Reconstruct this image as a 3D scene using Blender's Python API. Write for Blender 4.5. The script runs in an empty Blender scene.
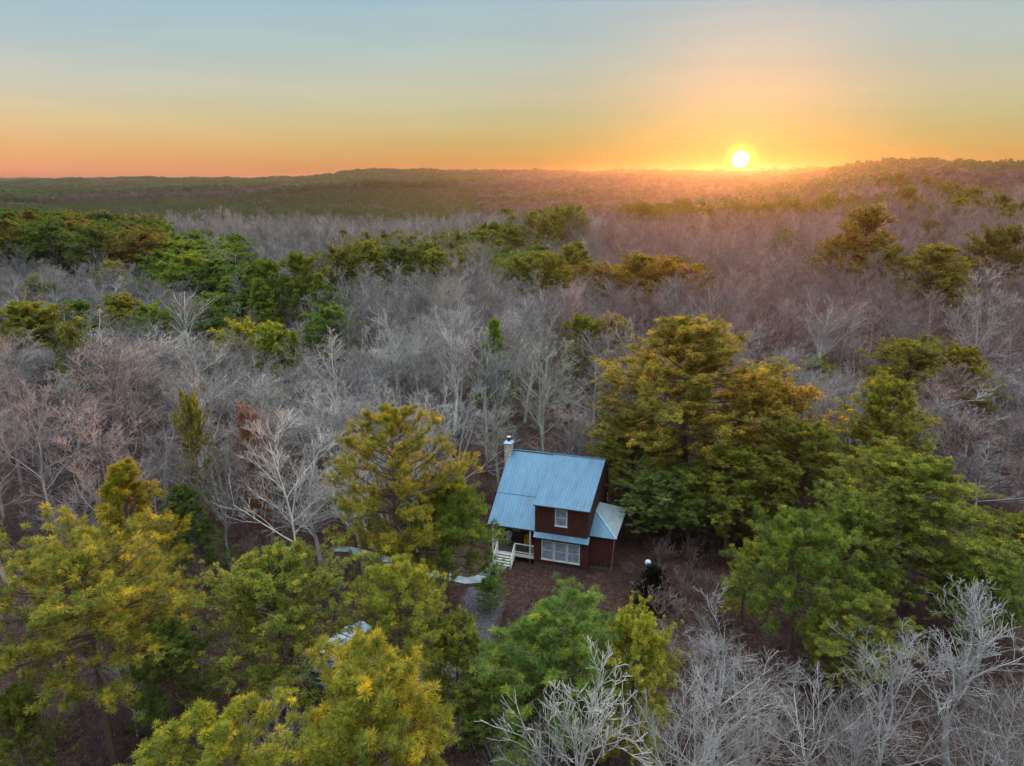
import bpy, math, random
import numpy as np
from mathutils import Vector, Matrix

# ------------------------------------------------------------------ camera
S = bpy.context.scene
COL = S.collection
F = 700.0
CX, CY = 512.0, 383.0
TH = math.atan(204.0 / F)
H = 33.0
cam_d = bpy.data.cameras.new('camera'); cam = bpy.data.objects.new('camera', cam_d); COL.objects.link(cam)
cam_d.sensor_fit = 'HORIZONTAL'; cam_d.sensor_width = 36.0; cam_d.lens = 36.0 * F / 1024.0
cam_d.clip_start = 0.5; cam_d.clip_end = 40000
cam.location = (0, 0, H); cam.rotation_euler = (math.pi / 2 - TH, 0, 0)
S.camera = cam

# ------------------------------------------------------------------ exposure and render settings
S.view_settings.view_transform = 'Standard'; S.view_settings.look = 'None'
S.view_settings.exposure = 0.0; S.view_settings.gamma = 1.0; S.view_settings.use_curve_mapping = False
S.cycles.use_denoising = True; S.cycles.use_light_tree = False
S.cycles.max_bounces = 6; S.cycles.diffuse_bounces = 2; S.cycles.glossy_bounces = 2
S.cycles.transmission_bounces = 3; S.cycles.volume_bounces = 0; S.cycles.transparent_max_bounces = 8
S.cycles.sample_clamp_indirect = 4.0


def ray(px, py):
    a = (px - CX) / F; b = (CY - py) / F
    return Vector((a, math.cos(TH) + b * math.sin(TH), -math.sin(TH) + b * math.cos(TH)))


def at_z(px, py, z):
    r = ray(px, py); t = (z - H) / r.z
    return Vector((r.x * t, r.y * t, z))


def at_y(px, py, y):
    r = ray(px, py); t = y / r.y
    return Vector((r.x * t, y, H + r.z * t)), t


# ------------------------------------------------------------------ sky and sun
SUN_DIR = ray(740.5, 159).normalized()
SUN_LIGHT_ELEV = math.radians(6.5)
SUN_STRENGTH = 5.0
SUN_COLOR = (1.0, 0.45, 0.10)
SKY_UP = 1.0


def lin(c):
    return tuple(((v / 255.0) / 12.92 if v / 255.0 <= 0.04045 else ((v / 255.0 + 0.055) / 1.055) ** 2.4) for v in c) + (1.0,)


W = bpy.data.worlds.new('World'); S.world = W; W.use_nodes = True
nt = W.node_tree; nt.nodes.clear()


def N(nt, t, **kw):
    n = nt.nodes.new(t)
    for k, v in kw.items():
        setattr(n, k, v)
    return n


def L(nt, a, b):
    nt.links.new(a, b)


def math_node(nt, op, a, b=None, clamp=False):
    n = N(nt, 'ShaderNodeMath', operation=op, use_clamp=clamp)
    for i, v in enumerate((a, b)):
        if v is None: continue
        if isinstance(v, (int, float)): n.inputs[i].default_value = v
        else: L(nt, v, n.inputs[i])
    return n.outputs[0]


def ramp(nt, fac, stops, interp='LINEAR'):
    n = N(nt, 'ShaderNodeValToRGB'); n.color_ramp.interpolation = interp
    els = n.color_ramp.elements
    while len(els) < len(stops): els.new(0.5)
    for e, (p, c) in zip(els, stops):
        e.position = p; e.color = c if len(c) == 4 else tuple(c) + (1.0,)
    L(nt, fac, n.inputs[0])
    return n.outputs[0]


def mixc(nt, fac, a, b, mode='MIX'):
    n = N(nt, 'ShaderNodeMix', data_type='RGBA', blend_type=mode)
    for s, v in ((n.inputs[0], fac), (n.inputs[6], a), (n.inputs[7], b)):
        if isinstance(v, (int, float)): s.default_value = v
        elif isinstance(v, (tuple, list)): s.default_value = tuple(v) if len(v) == 4 else tuple(v) + (1.0,)
        else: L(nt, v, s)
    return n.outputs[2]


tc = N(nt, 'ShaderNodeTexCoord')
nrm = N(nt, 'ShaderNodeVectorMath', operation='NORMALIZE'); L(nt, tc.outputs['Generated'], nrm.inputs[0])
sep = N(nt, 'ShaderNodeSeparateXYZ'); L(nt, nrm.outputs[0], sep.inputs[0])
el = math_node(nt, 'MULTIPLY', math_node(nt, 'ARCSINE', sep.outputs[2]), 180 / math.pi / 90.0)   # 0..1 for 0..90 degrees
far_side = ramp(nt, el, [(0.0, lin((232, 146, 106))), (0.006, lin((238, 158, 112))), (0.022, lin((238, 182, 122))), (0.042, lin((226, 200, 148))),
                         (0.066, lin((208, 204, 184))), (0.098, lin((182, 199, 200))), (0.138, lin((152, 188, 208))), (0.28, (0.62, 0.76, 0.90)), (0.5, (1.6, 1.8, 2.05)), (0.75, (3.0, 3.3, 3.65)), (1.0, (3.4, 3.75, 4.1))])
sun_side = ramp(nt, el, [(0.0, lin((158, 110, 36))), (0.008, lin((164, 122, 44))), (0.025, lin((176, 160, 84))), (0.045, lin((182, 182, 126))),
                         (0.07, lin((194, 192, 156))), (0.10, lin((184, 198, 184))), (0.138, lin((170, 194, 197))), (0.28, (0.66, 0.76, 0.88)), (0.5, (1.6, 1.8, 2.05)), (0.75, (3.0, 3.3, 3.65)), (1.0, (3.4, 3.75, 4.1))])  # unseen zenith made brighter than a dusk sky to light the trees
dot = N(nt, 'ShaderNodeVectorMath', operation='DOT_PRODUCT'); L(nt, nrm.outputs[0], dot.inputs[0]); dot.inputs[1].default_value = SUN_DIR
ang = math_node(nt, 'MULTIPLY', math_node(nt, 'ARCCOSINE', math_node(nt, 'MINIMUM', dot.outputs['Value'], 1.0)), 180 / math.pi)
near_sun = math_node(nt, 'SUBTRACT', 1.0, math_node(nt, 'DIVIDE', ang, 50.0), clamp=True)
near_sun = math_node(nt, 'SMOOTH_MIN', near_sun, 1.0)
sky = mixc(nt, near_sun, far_side, sun_side)
sky = mixc(nt, 1.0, sky, ramp(nt, math_node(nt, 'DIVIDE', ang, 30.0), [(0.0, (0.76, 0.84, 0.92)), (0.25, (0.86, 0.91, 0.96)), (0.8, (1, 1, 1))]), 'MULTIPLY')
halo = ramp(nt, math_node(nt, 'DIVIDE', ang, 5.0), [(0.0, (1, 1, 1)), (0.14, (1, 1, 1)), (0.21, (0.6, 0.6, 0.6)), (0.27, (0.16, 0.16, 0.16)), (0.45, (0.05, 0.05, 0.05)), (1.0, (0, 0, 0))])
sky = mixc(nt, halo, sky, (0.98, 0.80, 0.13, 1))
disc = ramp(nt, math_node(nt, 'DIVIDE', ang, 5.0), [(0.0, (1, 1, 1)), (0.095, (1, 1, 1)), (0.14, (0, 0, 0))], 'EASE')
sky = mixc(nt, disc, sky, (1.3, 1.25, 1.2, 1))
cm = N(nt, 'ShaderNodeMapping'); cm.inputs['Scale'].default_value = (2.5, 2.5, 26.0); L(nt, nrm.outputs[0], cm.inputs[0])
cn = N(nt, 'ShaderNodeTexNoise'); cn.inputs['Scale'].default_value = 1.6; cn.inputs['Detail'].default_value = 5; L(nt, cm.outputs[0], cn.inputs['Vector'])
veil = ramp(nt, cn.outputs[0], [(0.35, (0.965, 0.975, 0.985)), (0.65, (1.03, 1.02, 1.01))])
sky = mixc(nt, 1.0, sky, veil, 'MULTIPLY')
bgn = N(nt, 'ShaderNodeBackground'); L(nt, sky, bgn.inputs[0]); bgn.inputs[1].default_value = SKY_UP
wo = N(nt, 'ShaderNodeOutputWorld'); L(nt, bgn.outputs[0], wo.inputs[0])

sl = bpy.data.lights.new('sun', 'SUN'); sun = bpy.data.objects.new('sun', sl); COL.objects.link(sun)
sl.energy = SUN_STRENGTH; sl.angle = math.radians(1.5); sl.color = SUN_COLOR
hd = Vector((SUN_DIR.x, SUN_DIR.y, 0)).normalized()
to_sun = Vector((hd.x * math.cos(SUN_LIGHT_ELEV), hd.y * math.cos(SUN_LIGHT_ELEV), math.sin(SUN_LIGHT_ELEV)))
sun.rotation_euler = to_sun.to_track_quat('Z', 'Y').to_euler()

# ------------------------------------------------------------------ helpers
rnd = random.Random(11)


def new_mesh(name, V, Fc, mats=(), uvq=None):
    me = bpy.data.meshes.new(name)
    me.from_pydata([tuple(v) for v in V], [], [tuple(f) for f in Fc]); me.update()
    for m in mats: me.materials.append(m)
    return me


def np_mesh(name, V, Fidx, mat, attr=None, smooth=False):
    """V (n,3); Fidx (m,k) faces all of k corners"""
    me = bpy.data.meshes.new(name)
    n, (m, k) = len(V), Fidx.shape
    me.vertices.add(n); me.vertices.foreach_set('co', V.astype(np.float32).ravel())
    me.loops.add(m * k); me.loops.foreach_set('vertex_index', Fidx.astype(np.int32).ravel())
    me.polygons.add(m)
    me.polygons.foreach_set('loop_start', np.arange(0, m * k, k, dtype=np.int32))
    me.polygons.foreach_set('loop_total', np.full(m, k, dtype=np.int32))
    if smooth: me.polygons.foreach_set('use_smooth', np.ones(m, dtype=bool))
    me.materials.append(mat)
    if attr is not None:
        a = me.attributes.new('tint', 'FLOAT', 'POINT'); a.data.foreach_set('value', attr.astype(np.float32))
    me.update(calc_edges=True)
    return me


def link(name, me, parent=None):
    o = bpy.data.objects.new(name, me); COL.objects.link(o)
    if parent: o.parent = parent
    return o


def empty(name, loc=(0, 0, 0), rz=0.0):
    o = bpy.data.objects.new(name, None); COL.objects.link(o); o.location = loc; o.rotation_euler = (0, 0, rz)
    o.empty_display_size = 0.2
    return o


def tag(o, label=None, cat=None, group=None, kind=None):
    if label: o['label'] = label
    if cat: o['category'] = cat
    if group: o['group'] = group
    if kind: o['kind'] = kind
    return o


class MB:
    """collects shapes into one mesh"""
    def __init__(s): s.V = []; s.F = []

    def poly(s, pts):
        b = len(s.V); s.V += [tuple(p) for p in pts]; s.F.append(tuple(range(b, b + len(pts))))

    def hexa(s, p):        # 8 points: bottom 4 ccw, top 4
        b = len(s.V); s.V += [tuple(q) for q in p]
        for f in ((0, 3, 2, 1), (4, 5, 6, 7), (0, 1, 5, 4), (1, 2, 6, 5), (2, 3, 7, 6), (3, 0, 4, 7)): s.F.append(tuple(b + i for i in f))
        return s

    def box(s, x0, x1, y0, y1, z0, z1):
        return s.hexa([(x0, y0, z0), (x1, y0, z0), (x1, y1, z0), (x0, y1, z0), (x0, y0, z1), (x1, y0, z1), (x1, y1, z1), (x0, y1, z1)])

    def bar(s, a, b, w, h=None):
        a = Vector(a); b = Vector(b); h = h or w; d = (b - a).normalized()
        up = Vector((0, 0, 1)) if abs(d.z) < 0.95 else Vector((0, 1, 0))
        r = d.cross(up).normalized() * (w / 2); u = r.normalized().cross(d).normalized() * (h / 2)
        return s.hexa([a - r - u, a + r - u, a + r + u, a - r + u, b - r - u, b + r - u, b + r + u, b - r + u])

    def prism(s, poly, off):   # poly list of 3d points, off vector
        off = Vector(off); n = len(poly); b = len(s.V)
        s.V += [tuple(Vector(p)) for p in poly] + [tuple(Vector(p) + off) for p in poly]
        s.F.append(tuple(b + i for i in range(n))[::-1]); s.F.append(tuple(b + n + i for i in range(n)))
        for i in range(n):
            j = (i + 1) % n; s.F.append((b + i, b + j, b + n + j, b + n + i))
        return s

    def lathe(s, c, prof, n=16):
        b = len(s.V)
        for r, z in prof:
            for i in range(n):
                a = 2 * math.pi * i / n; s.V.append((c[0] + r * math.cos(a), c[1] + r * math.sin(a), c[2] + z))
        for j in range(len(prof) - 1):
            for i in range(n):
                k = (i + 1) % n; s.F.append((b + j * n + i, b + j * n + k, b + (j + 1) * n + k, b + (j + 1) * n + i))
        s.F.append(tuple(b + i for i in range(n))[::-1]); s.F.append(tuple(b + (len(prof) - 1) * n + i for i in range(n)))
        return s

    def build(s, name, mat, parent=None, smooth=False, bevel=0):
        me = new_mesh(name, s.V, s.F, (mat,)); 
        if smooth: me.polygons.foreach_set('use_smooth', [True] * len(me.polygons))
        o = link(name, me, parent)
        if bevel:
            m = o.modifiers.new('bevel', 'BEVEL'); m.width = bevel; m.segments = 2; m.limit_method = 'ANGLE'
        return o


def mat_new(name):
    m = bpy.data.materials.new(name); m.use_nodes = True; m.node_tree.nodes.clear()
    out = N(m.node_tree, 'ShaderNodeOutputMaterial')
    return m, m.node_tree, out


def simple_mat(name, col, rough=0.7, metal=0.0, noise=0.25, scale=3.0, bump=0.0, stretch=(1, 1, 1), spec=0.4):
    m, t, out = mat_new(name)
    p = N(t, 'ShaderNodeBsdfPrincipled'); L(t, p.outputs[0], out.inputs[0])
    tcn = N(t, 'ShaderNodeTexCoord'); mp = N(t, 'ShaderNodeMapping'); mp.inputs['Scale'].default_value = stretch
    L(t, tcn.outputs['Object'], mp.inputs[0])
    nz = N(t, 'ShaderNodeTexNoise'); nz.inputs['Scale'].default_value = scale; nz.inputs['Detail'].default_value = 6; L(t, mp.outputs[0], nz.inputs['Vector'])
    lo = tuple(c * (1 - noise) for c in col); hi = tuple(min(1, c * (1 + noise)) for c in col)
    c = ramp(t, nz.outputs[0], [(0.3, lo), (0.7, hi)])
    L(t, c, p.inputs['Base Color']); p.inputs['Roughness'].default_value = rough; p.inputs['Metallic'].default_value = metal
    p.inputs['Specular IOR Level'].default_value = spec
    if bump:
        b = N(t, 'ShaderNodeBump'); b.inputs['Strength'].default_value = bump; b.inputs['Distance'].default_value = 0.03
        L(t, nz.outputs[0], b.inputs['Height']); L(t, b.outputs[0], p.inputs['Normal'])
    return m


# ------------------------------------------------------------------ materials
def bark_mat(name, mul, lichen=0.25):
    m, t, out = mat_new(name)
    p = N(t, 'ShaderNodeBsdfPrincipled'); L(t, p.outputs[0], out.inputs[0]); p.inputs['Roughness'].default_value = 0.85; p.inputs['Specular IOR Level'].default_value = 0.2
    oi = N(t, 'ShaderNodeObjectInfo'); tcn = N(t, 'ShaderNodeTexCoord')
    nz = N(t, 'ShaderNodeTexNoise'); nz.inputs['Scale'].default_value = 2.2; nz.inputs['Detail'].default_value = 5; L(t, tcn.outputs['Object'], nz.inputs['Vector'])
    v = ramp(t, nz.outputs[0], [(0.3, (1 - lichen,) * 3), (0.72, (1 + lichen,) * 3)])
    r = ramp(t, oi.outputs['Random'], [(0.0, (0.50, 0.49, 0.50)), (0.3, (0.75, 0.74, 0.75)), (0.65, (1.0, 1.0, 1.0)), (1.0, (1.42, 1.36, 1.30))])
    c = mixc(t, 1.0, oi.outputs['Color'], v, 'MULTIPLY'); c = mixc(t, 1.0, c, r, 'MULTIPLY')
    c = mixc(t, 1.0, c, mul, 'MULTIPLY')
    L(t, c, p.inputs['Base Color'])
    return m


BARK = bark_mat('pale_bark', (1.15, 1.15, 1.15, 1))
TWIG = bark_mat('twig_bark', (0.80, 0.77, 0.76, 1))
PINE_BARK = simple_mat('pine_bark', (0.13, 0.085, 0.06), 0.9, noise=0.45, scale=3, bump=0.8, stretch=(3, 3, 0.8))


def needle_mat():
    m, t, out = mat_new('pine_needles')
    oi = N(t, 'ShaderNodeObjectInfo'); at = N(t, 'ShaderNodeAttribute', attribute_name='tint')
    r = ramp(t, at.outputs['Fac'], [(0.0, (0.32, 0.42, 0.40)), (0.42, (0.95, 1.0, 1.0)), (0.75, (1.95, 1.55, 0.95)), (1.0, (3.3, 2.15, 0.85))])  # besides random tone, tint carries tuft shade and gold sun highlights as colour
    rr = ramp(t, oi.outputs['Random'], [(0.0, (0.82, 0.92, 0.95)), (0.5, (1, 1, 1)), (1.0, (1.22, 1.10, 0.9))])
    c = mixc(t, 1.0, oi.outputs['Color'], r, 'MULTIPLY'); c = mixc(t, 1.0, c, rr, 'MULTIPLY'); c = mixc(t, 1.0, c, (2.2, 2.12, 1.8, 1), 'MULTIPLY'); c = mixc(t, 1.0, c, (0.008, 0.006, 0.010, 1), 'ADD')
    d = N(t, 'ShaderNodeBsdfDiffuse'); L(t, c, d.inputs[0])
    tr = N(t, 'ShaderNodeBsdfTranslucent'); c2 = mixc(t, 1.0, c, (1.6, 1.35, 0.7, 1), 'MULTIPLY'); L(t, c2, tr.inputs[0])
    mx = N(t, 'ShaderNodeMixShader'); mx.inputs[0].default_value = 0.32; L(t, d.outputs[0], mx.inputs[1]); L(t, tr.outputs[0], mx.inputs[2])
    L(t, mx.outputs[0], out.inputs[0])
    return m


NEEDLE = needle_mat()


def ground_mat():
    m, t, out = mat_new('leaf_litter')
    p = N(t, 'ShaderNodeBsdfPrincipled'); L(t, p.outputs[0], out.inputs[0]); p.inputs['Roughness'].default_value = 0.95; p.inputs['Specular IOR Level'].default_value = 0.15
    g = N(t, 'ShaderNodeNewGeometry')
    n1 = N(t, 'ShaderNodeTexNoise'); n1.inputs['Scale'].default_value = 0.12; n1.inputs['Detail'].default_value = 8; n1.inputs['Roughness'].default_value = 0.65; L(t, g.outputs['Position'], n1.inputs['Vector'])
    n2 = N(t, 'ShaderNodeTexNoise'); n2.inputs['Scale'].default_value = 4.0; n2.inputs['Detail'].default_value = 10; n2.inputs['Roughness'].default_value = 0.75; L(t, g.outputs['Position'], n2.inputs['Vector'])
    vo = N(t, 'ShaderNodeTexVoronoi'); vo.inputs['Scale'].default_value = 7.0; L(t, g.outputs['Position'], vo.inputs['Vector'])
    c1 = ramp(t, n1.outputs[0], [(0.3, (0.030, 0.020, 0.016)), (0.5, (0.060, 0.034, 0.027)), (0.7, (0.090, 0.060, 0.047))])
    c2 = ramp(t, n2.outputs[0], [(0.32, (0.25, 0.22, 0.22)), (0.5, (.8, .78, .78)), (0.68, (2.0, 1.75, 1.6))])
    c = mixc(t, 1.0, c1, c2, 'MULTIPLY')
    vc = N(t, 'ShaderNodeHueSaturation'); L(t, c, vc.inputs['Color'])
    L(t, math_node(t, 'ADD', 0.65, math_node(t, 'MULTIPLY', vo.outputs['Color'], 0.7)), vc.inputs['Value'])
    L(t, vc.outputs[0], p.inputs['Base Color'])
    b = N(t, 'ShaderNodeBump'); b.inputs['Strength'].default_value = 0.8; b.inputs['Distance'].default_value = 0.15; L(t, n2.outputs[0], b.inputs['Height']); L(t, b.outputs[0], p.inputs['Normal'])
    return m


# ------------------------------------------------------------------ terrain
AZ = np.array([-60, -36, -27, -19, -10, 0, 10, 19, 28, 36, 60], float)
DS = np.array([0, 50, 70, 120, 180, 240, 320, 450, 700, 1000, 1500, 2200, 3200, 5000, 7500, 11000, 16000], float)
GZ = np.array([
    [0, -.6, -.6, 1, 3, 3, -2, -10, -12, -10, -6, 0, 2, 8, 16, 18, 18],
    [0, -.6, -.6, 1, 3, 3, -2, -10, -12, -10, -6, 0, 2, 8, 18, 18, 18],
    [0, -.6, -.6, 1, 3, 3, -3, -11, -13, -10, -5, 2, 20, 8, 8, 12, 14],
    [0, -.6, -.6, 0, 2, 1, -5, -11, -13, -10, -1, 11, 9, 6, 6, 12, 14],
    [0, -.6, -.6, 0, 1, 0, -5, -10, -12, -9, 7, 40, 22, 10, 8, 10, 10],
    [0, -.6, -.6, 0, 1, 1, -3, -7, -9, -3, 16, 33, 26, 12, 10, 10, 10],
    [0, -.6, -.6, 0, 1, 1, -1, -3, 0, 9, 34, 36, 28, 16, 12, 12, 12],
    [0, -.6, -.6, 0, 2, 3, 2, 1, 5, 16, 32, 30, 24, 14, 12, 12, 12],
    [0, -.6, -.6, 1, 4, 6, 6, 10, 22, 34, 36, 30, 24, 14, 12, 12, 12],
    [0, -.6, -.6, 1, 3, 5, 7, 11, 22, 30, 31, 28, 24, 14, 12, 12, 12],
    [0, -.6, -.6, 1, 3, 5, 7, 11, 22, 30, 31, 28, 24, 14, 12, 12, 12]], float)


def sm(t): return t * t * (3 - 2 * t)


def ground_z(x, y):
    x = np.asarray(x, float); y = np.asarray(y, float)
    d = np.hypot(x, y); az = np.degrees(np.arctan2(x, np.maximum(y, 1e-3)))
    az = np.clip(az, -59.9, 59.9); dd = np.clip(d, 0, 15999)
    i = np.clip(np.searchsorted(AZ, az, 'right') - 1, 0, len(AZ) - 2); j = np.clip(np.searchsorted(DS, dd, 'right') - 1, 0, len(DS) - 2)
    u = sm((az - AZ[i]) / (AZ[i + 1] - AZ[i])); v = sm((dd - DS[j]) / (DS[j + 1] - DS[j]))
    z = (GZ[i, j] * (1 - u) + GZ[i + 1, j] * u) * (1 - v) + (GZ[i, j + 1] * (1 - u) + GZ[i + 1, j + 1] * u) * v
    amp = np.clip((d - 80) / 400, 0, 1) * 2.5 + np.clip((d - 500) / 1200, 0, 1) * 4.0
    n = np.sin(x / 61.0 + 1.3 * np.sin(y / 83.0)) * np.cos(y / 71.0 + np.sin(x / 97.0)) + 0.6 * np.sin(x / 23.0 + y / 31.0)
    n2 = np.sin(x / 210.0 + 2.1) * np.cos(y / 330.0 + 0.7)
    ridge = np.clip((d - 800) / 600, 0, 1) * 6.0 * np.sin(d / 150.0 + x / 310.0 + 0.8 * np.sin(x / 520.0))
    return z + amp * (0.45 * n + 0.55 * n2) + ridge


def build_ground():
    azs = np.concatenate([np.linspace(-60, 60, 241)])
    ds = np.concatenate([np.linspace(6, 120, 58), np.geomspace(124, 16000, 150)])
    A, D = np.meshgrid(np.radians(azs), ds)
    X = D * np.sin(A); Y = D * np.cos(A); Z = ground_z(X, Y)
    n, m = X.shape
    V = np.stack([X.ravel(), Y.ravel(), Z.ravel()], 1)
    idx = np.arange(n * m).reshape(n, m)
    Fq = np.stack([idx[:-1, :-1].ravel(), idx[:-1, 1:].ravel(), idx[1:, 1:].ravel(), idx[1:, :-1].ravel()], 1)
    # the rest of the circle, nearly flat, joined on as one more coarse fan
    azb = np.radians(np.linspace(60, 300, 49)); dsb = np.array([6, 20, 50, 100, 200, 400, 900, 2500, 7000, 16000.0])
    A2, D2 = np.meshgrid(azb, dsb); X2 = D2 * np.sin(A2); Y2 = D2 * np.cos(A2); Z2 = np.zeros_like(X2) - 0.3
    n2, m2 = X2.shape; b = len(V); V2 = np.stack([X2.ravel(), Y2.ravel(), Z2.ravel()], 1); id2 = np.arange(n2 * m2).reshape(n2, m2) + b
    F2 = np.stack([id2[:-1, :-1].ravel(), id2[:-1, 1:].ravel(), id2[1:, 1:].ravel(), id2[1:, :-1].ravel()], 1)
    # centre patch
    V = np.vstack([V, V2, [[0, 0, -0.1]]]); c = len(V) - 1
    ring = list(idx[0]) + list(id2[0][1:-1])
    tri = [(ring[i], c, ring[(i + 1) % len(ring)], ring[(i + 1) % len(ring)]) for i in range(len(ring))]
    me = bpy.data.meshes.new('ground')
    faces = [tuple(f) for f in Fq] + [tuple(f) for f in F2] + [t[:3] for t in tri]
    me.from_pydata([tuple(v) for v in V], [], faces); me.update()
    me.materials.append(ground_mat()); me.polygons.foreach_set('use_smooth', [True] * len(me.polygons))
    o = link('ground', me); tag(o, kind='structure')


build_ground()

# ------------------------------------------------------------------ haze
hz = MB().box(-9000, 9000, -300, 9500, -24, 63)
m, t, out = mat_new('haze_air')
pv = N(t, 'ShaderNodeVolumePrincipled'); pv.inputs['Color'].default_value = (0.88, 0.66, 0.66, 1); pv.inputs['Density'].default_value = 0.00008; pv.inputs['Anisotropy'].default_value = 0.84
L(t, pv.outputs[0], out.inputs['Volume'])
tag(hz.build('haze', m), kind='stuff')

# ------------------------------------------------------------------ paths and clearing (structures)
def ribbon(name, pts, widths, z, mat, jitter=0.0):
    rg = random.Random(5); V = []; Fc = []
    P = [Vector((p[0], p[1])) for p in pts]
    # resample
    Q = []; Wd = []
    for i in range(len(P) - 1):
        k = 6
        for s in range(k):
            u = s / k; Q.append(P[i].lerp(P[i + 1], u)); Wd.append(widths[i] * (1 - u) + widths[i + 1] * u)
    Q.append(P[-1]); Wd.append(widths[-1])
    for i, q in enumerate(Q):
        a = Q[max(0, i - 1)]; b = Q[min(len(Q) - 1, i + 1)]; d = (b - a).normalized(); nrm = Vector((-d.y, d.x))
        for s in (-1, -0.4, 0.4, 1):
            pp = q + nrm * s * (Wd[i] / 2 + rg.uniform(-jitter, jitter))
            V.append((pp.x, pp.y, float(ground_z(pp.x, pp.y)) + z - (0.06 if jitter and abs(s) == 1 else 0)))
    for i in range(len(Q) - 1):
        for k in range(3):
            b = i * 4 + k; Fc.append((b, b + 1, b + 5, b + 4))
    me = new_mesh(name, V, Fc, (mat,)); a = me.attributes.new('edge', 'FLOAT', 'POINT'); a.data.foreach_set('value', [1.0, 0.0, 0.0, 1.0] * (len(V) // 4))
    o = link(name, me); tag(o, kind='structure'); return o


CONC = simple_mat('path_concrete', (0.21, 0.245, 0.26), 0.85, noise=0.4, scale=1.2, bump=0.2)
GRAV = simple_mat('gravel', (0.085, 0.080, 0.084), 0.95, noise=0.7, scale=5.5, bump=0.9)
_t = GRAV.node_tree; _p = [n for n in _t.nodes if n.type == 'BSDF_PRINCIPLED'][0]; _src = _p.inputs['Base Color'].links[0].from_socket
_ea = N(_t, 'ShaderNodeAttribute', attribute_name='edge'); _g = N(_t, 'ShaderNodeNewGeometry')
_n = N(_t, 'ShaderNodeTexNoise'); _n.inputs['Scale'].default_value = 0.9; _n.inputs['Detail'].default_value = 8; _n.inputs['Roughness'].default_value = 0.7; L(_t, _g.outputs['Position'], _n.inputs['Vector'])
_f = ramp(_t, math_node(_t, 'ADD', math_node(_t, 'MULTIPLY', _ea.outputs['Fac'], 0.75), _n.outputs[0]), [(0.62, (0, 0, 0)), (0.80, (1, 1, 1))])
L(_t, mixc(_t, _f, _src, (0.052, 0.031, 0.025, 1)), _p.inputs['Base Color'])
GZ0 = -0.6
pp = [at_z(*q, GZ0) for q in ((500.5, 564), (494, 570), (487, 575), (478, 580), (466, 581), (452, 578), (438, 575), (420, 571), (400, 566), (380, 558), (366, 554), (350, 550), (335, 549))]
ribbon('walkway', [(p.x, p.y) for p in pp], [1.7, 1.6, 1.3, 1.1] + [1.0] * 9, 0.055, CONC)
gp = [at_z(*q, GZ0) for q in ((486, 588), (482, 600), (478, 620), (470, 645), (450, 668), (410, 680), (370, 672), (335, 665), (290, 668))]
ribbon('gravel_drive', [(p.x, p.y) for p in gp], [4.2, 5.6, 5.4, 5.2, 5.2, 5.2, 5.6, 6.0, 4.5], 0.03, GRAV, 0.25)

# ------------------------------------------------------------------ cabin
def roof_mat(name, col, rough):
    m, t, out = mat_new(name)
    p = N(t, 'ShaderNodeBsdfPrincipled'); L(t, p.outputs[0], out.inputs[0])
    p.inputs['Metallic'].default_value = 0.35; p.inputs['Roughness'].default_value = rough
    tcn = N(t, 'ShaderNodeTexCoord'); nz = N(t, 'ShaderNodeTexNoise'); nz.inputs['Scale'].default_value = 0.9; nz.inputs['Detail'].default_value = 7; nz.inputs['Roughness'].default_value = 0.65
    mp = N(t, 'ShaderNodeMapping'); mp.inputs['Scale'].default_value = (2.2, 0.6, 0.6); L(t, tcn.outputs['Object'], mp.inputs[0]); L(t, mp.outputs[0], nz.inputs['Vector'])
    c = ramp(t, nz.outputs[0], [(0.3, tuple(v * 0.78 for v in col)), (0.5, col), (0.72, tuple(min(1, v * 1.2) for v in col))])
    n2 = N(t, 'ShaderNodeTexNoise'); n2.inputs['Scale'].default_value = 6; n2.inputs['Detail'].default_value = 8; L(t, tcn.outputs['Object'], n2.inputs['Vector'])
    c = mixc(t, ramp(t, n2.outputs[0], [(0.58, (0, 0, 0)), (0.72, (0.5, 0.5, 0.5))]), c, (0.30, 0.25, 0.24, 1))
    L(t, c, p.inputs['Base Color'])
    L(t, ramp(t, n2.outputs[0], [(0.3, (rough - 0.08,) * 3), (0.7, (rough + 0.12,) * 3)]), p.inputs['Roughness'])
    return m


ROOF = roof_mat('roof_metal', (0.078, 0.180, 0.262), 0.5)
SEAM = simple_mat('roof_seam_metal', (0.075, 0.16, 0.23), 0.5, metal=0.3, noise=0.15)
SIDING = simple_mat('brown_board_siding', (0.060, 0.015, 0.010), 0.8, noise=0.45, scale=2.0, stretch=(5, 5, 0.5), bump=0.3)
TRIM = simple_mat('cream_paint', (0.58, 0.60, 0.54), 0.6, noise=0.15, scale=4)
PALEWIN = simple_mat('window_trim_paint', (0.55, 0.55, 0.53), 0.6, noise=0.1)
DARKWOOD = simple_mat('dark_deck_wood', (0.06, 0.045, 0.04), 0.8, noise=0.3)
RAWWOOD = simple_mat('tan_raw_wood', (0.34, 0.22, 0.14), 0.8, noise=0.2)
STONE = simple_mat('chimney_stone', (0.50, 0.42, 0.31), 0.9, noise=0.5, scale=5, bump=0.6)
FLASH = simple_mat('chimney_flashing', (0.28, 0.45, 0.58), 0.45, metal=0.4, noise=0.1)
BLACK = simple_mat('black_metal', (0.015, 0.015, 0.015), 0.6, noise=0.1)
BLOCK = simple_mat('foundation_block', (0.08, 0.065, 0.055), 0.9, noise=0.4, scale=3, bump=0.4)
ORANGE = simple_mat('ochre_plastic', (0.75, 0.36, 0.03), 0.5, noise=0.08)
GREYP = simple_mat('grey_chair_paint', (0.30, 0.33, 0.34), 0.6, noise=0.08)


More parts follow.
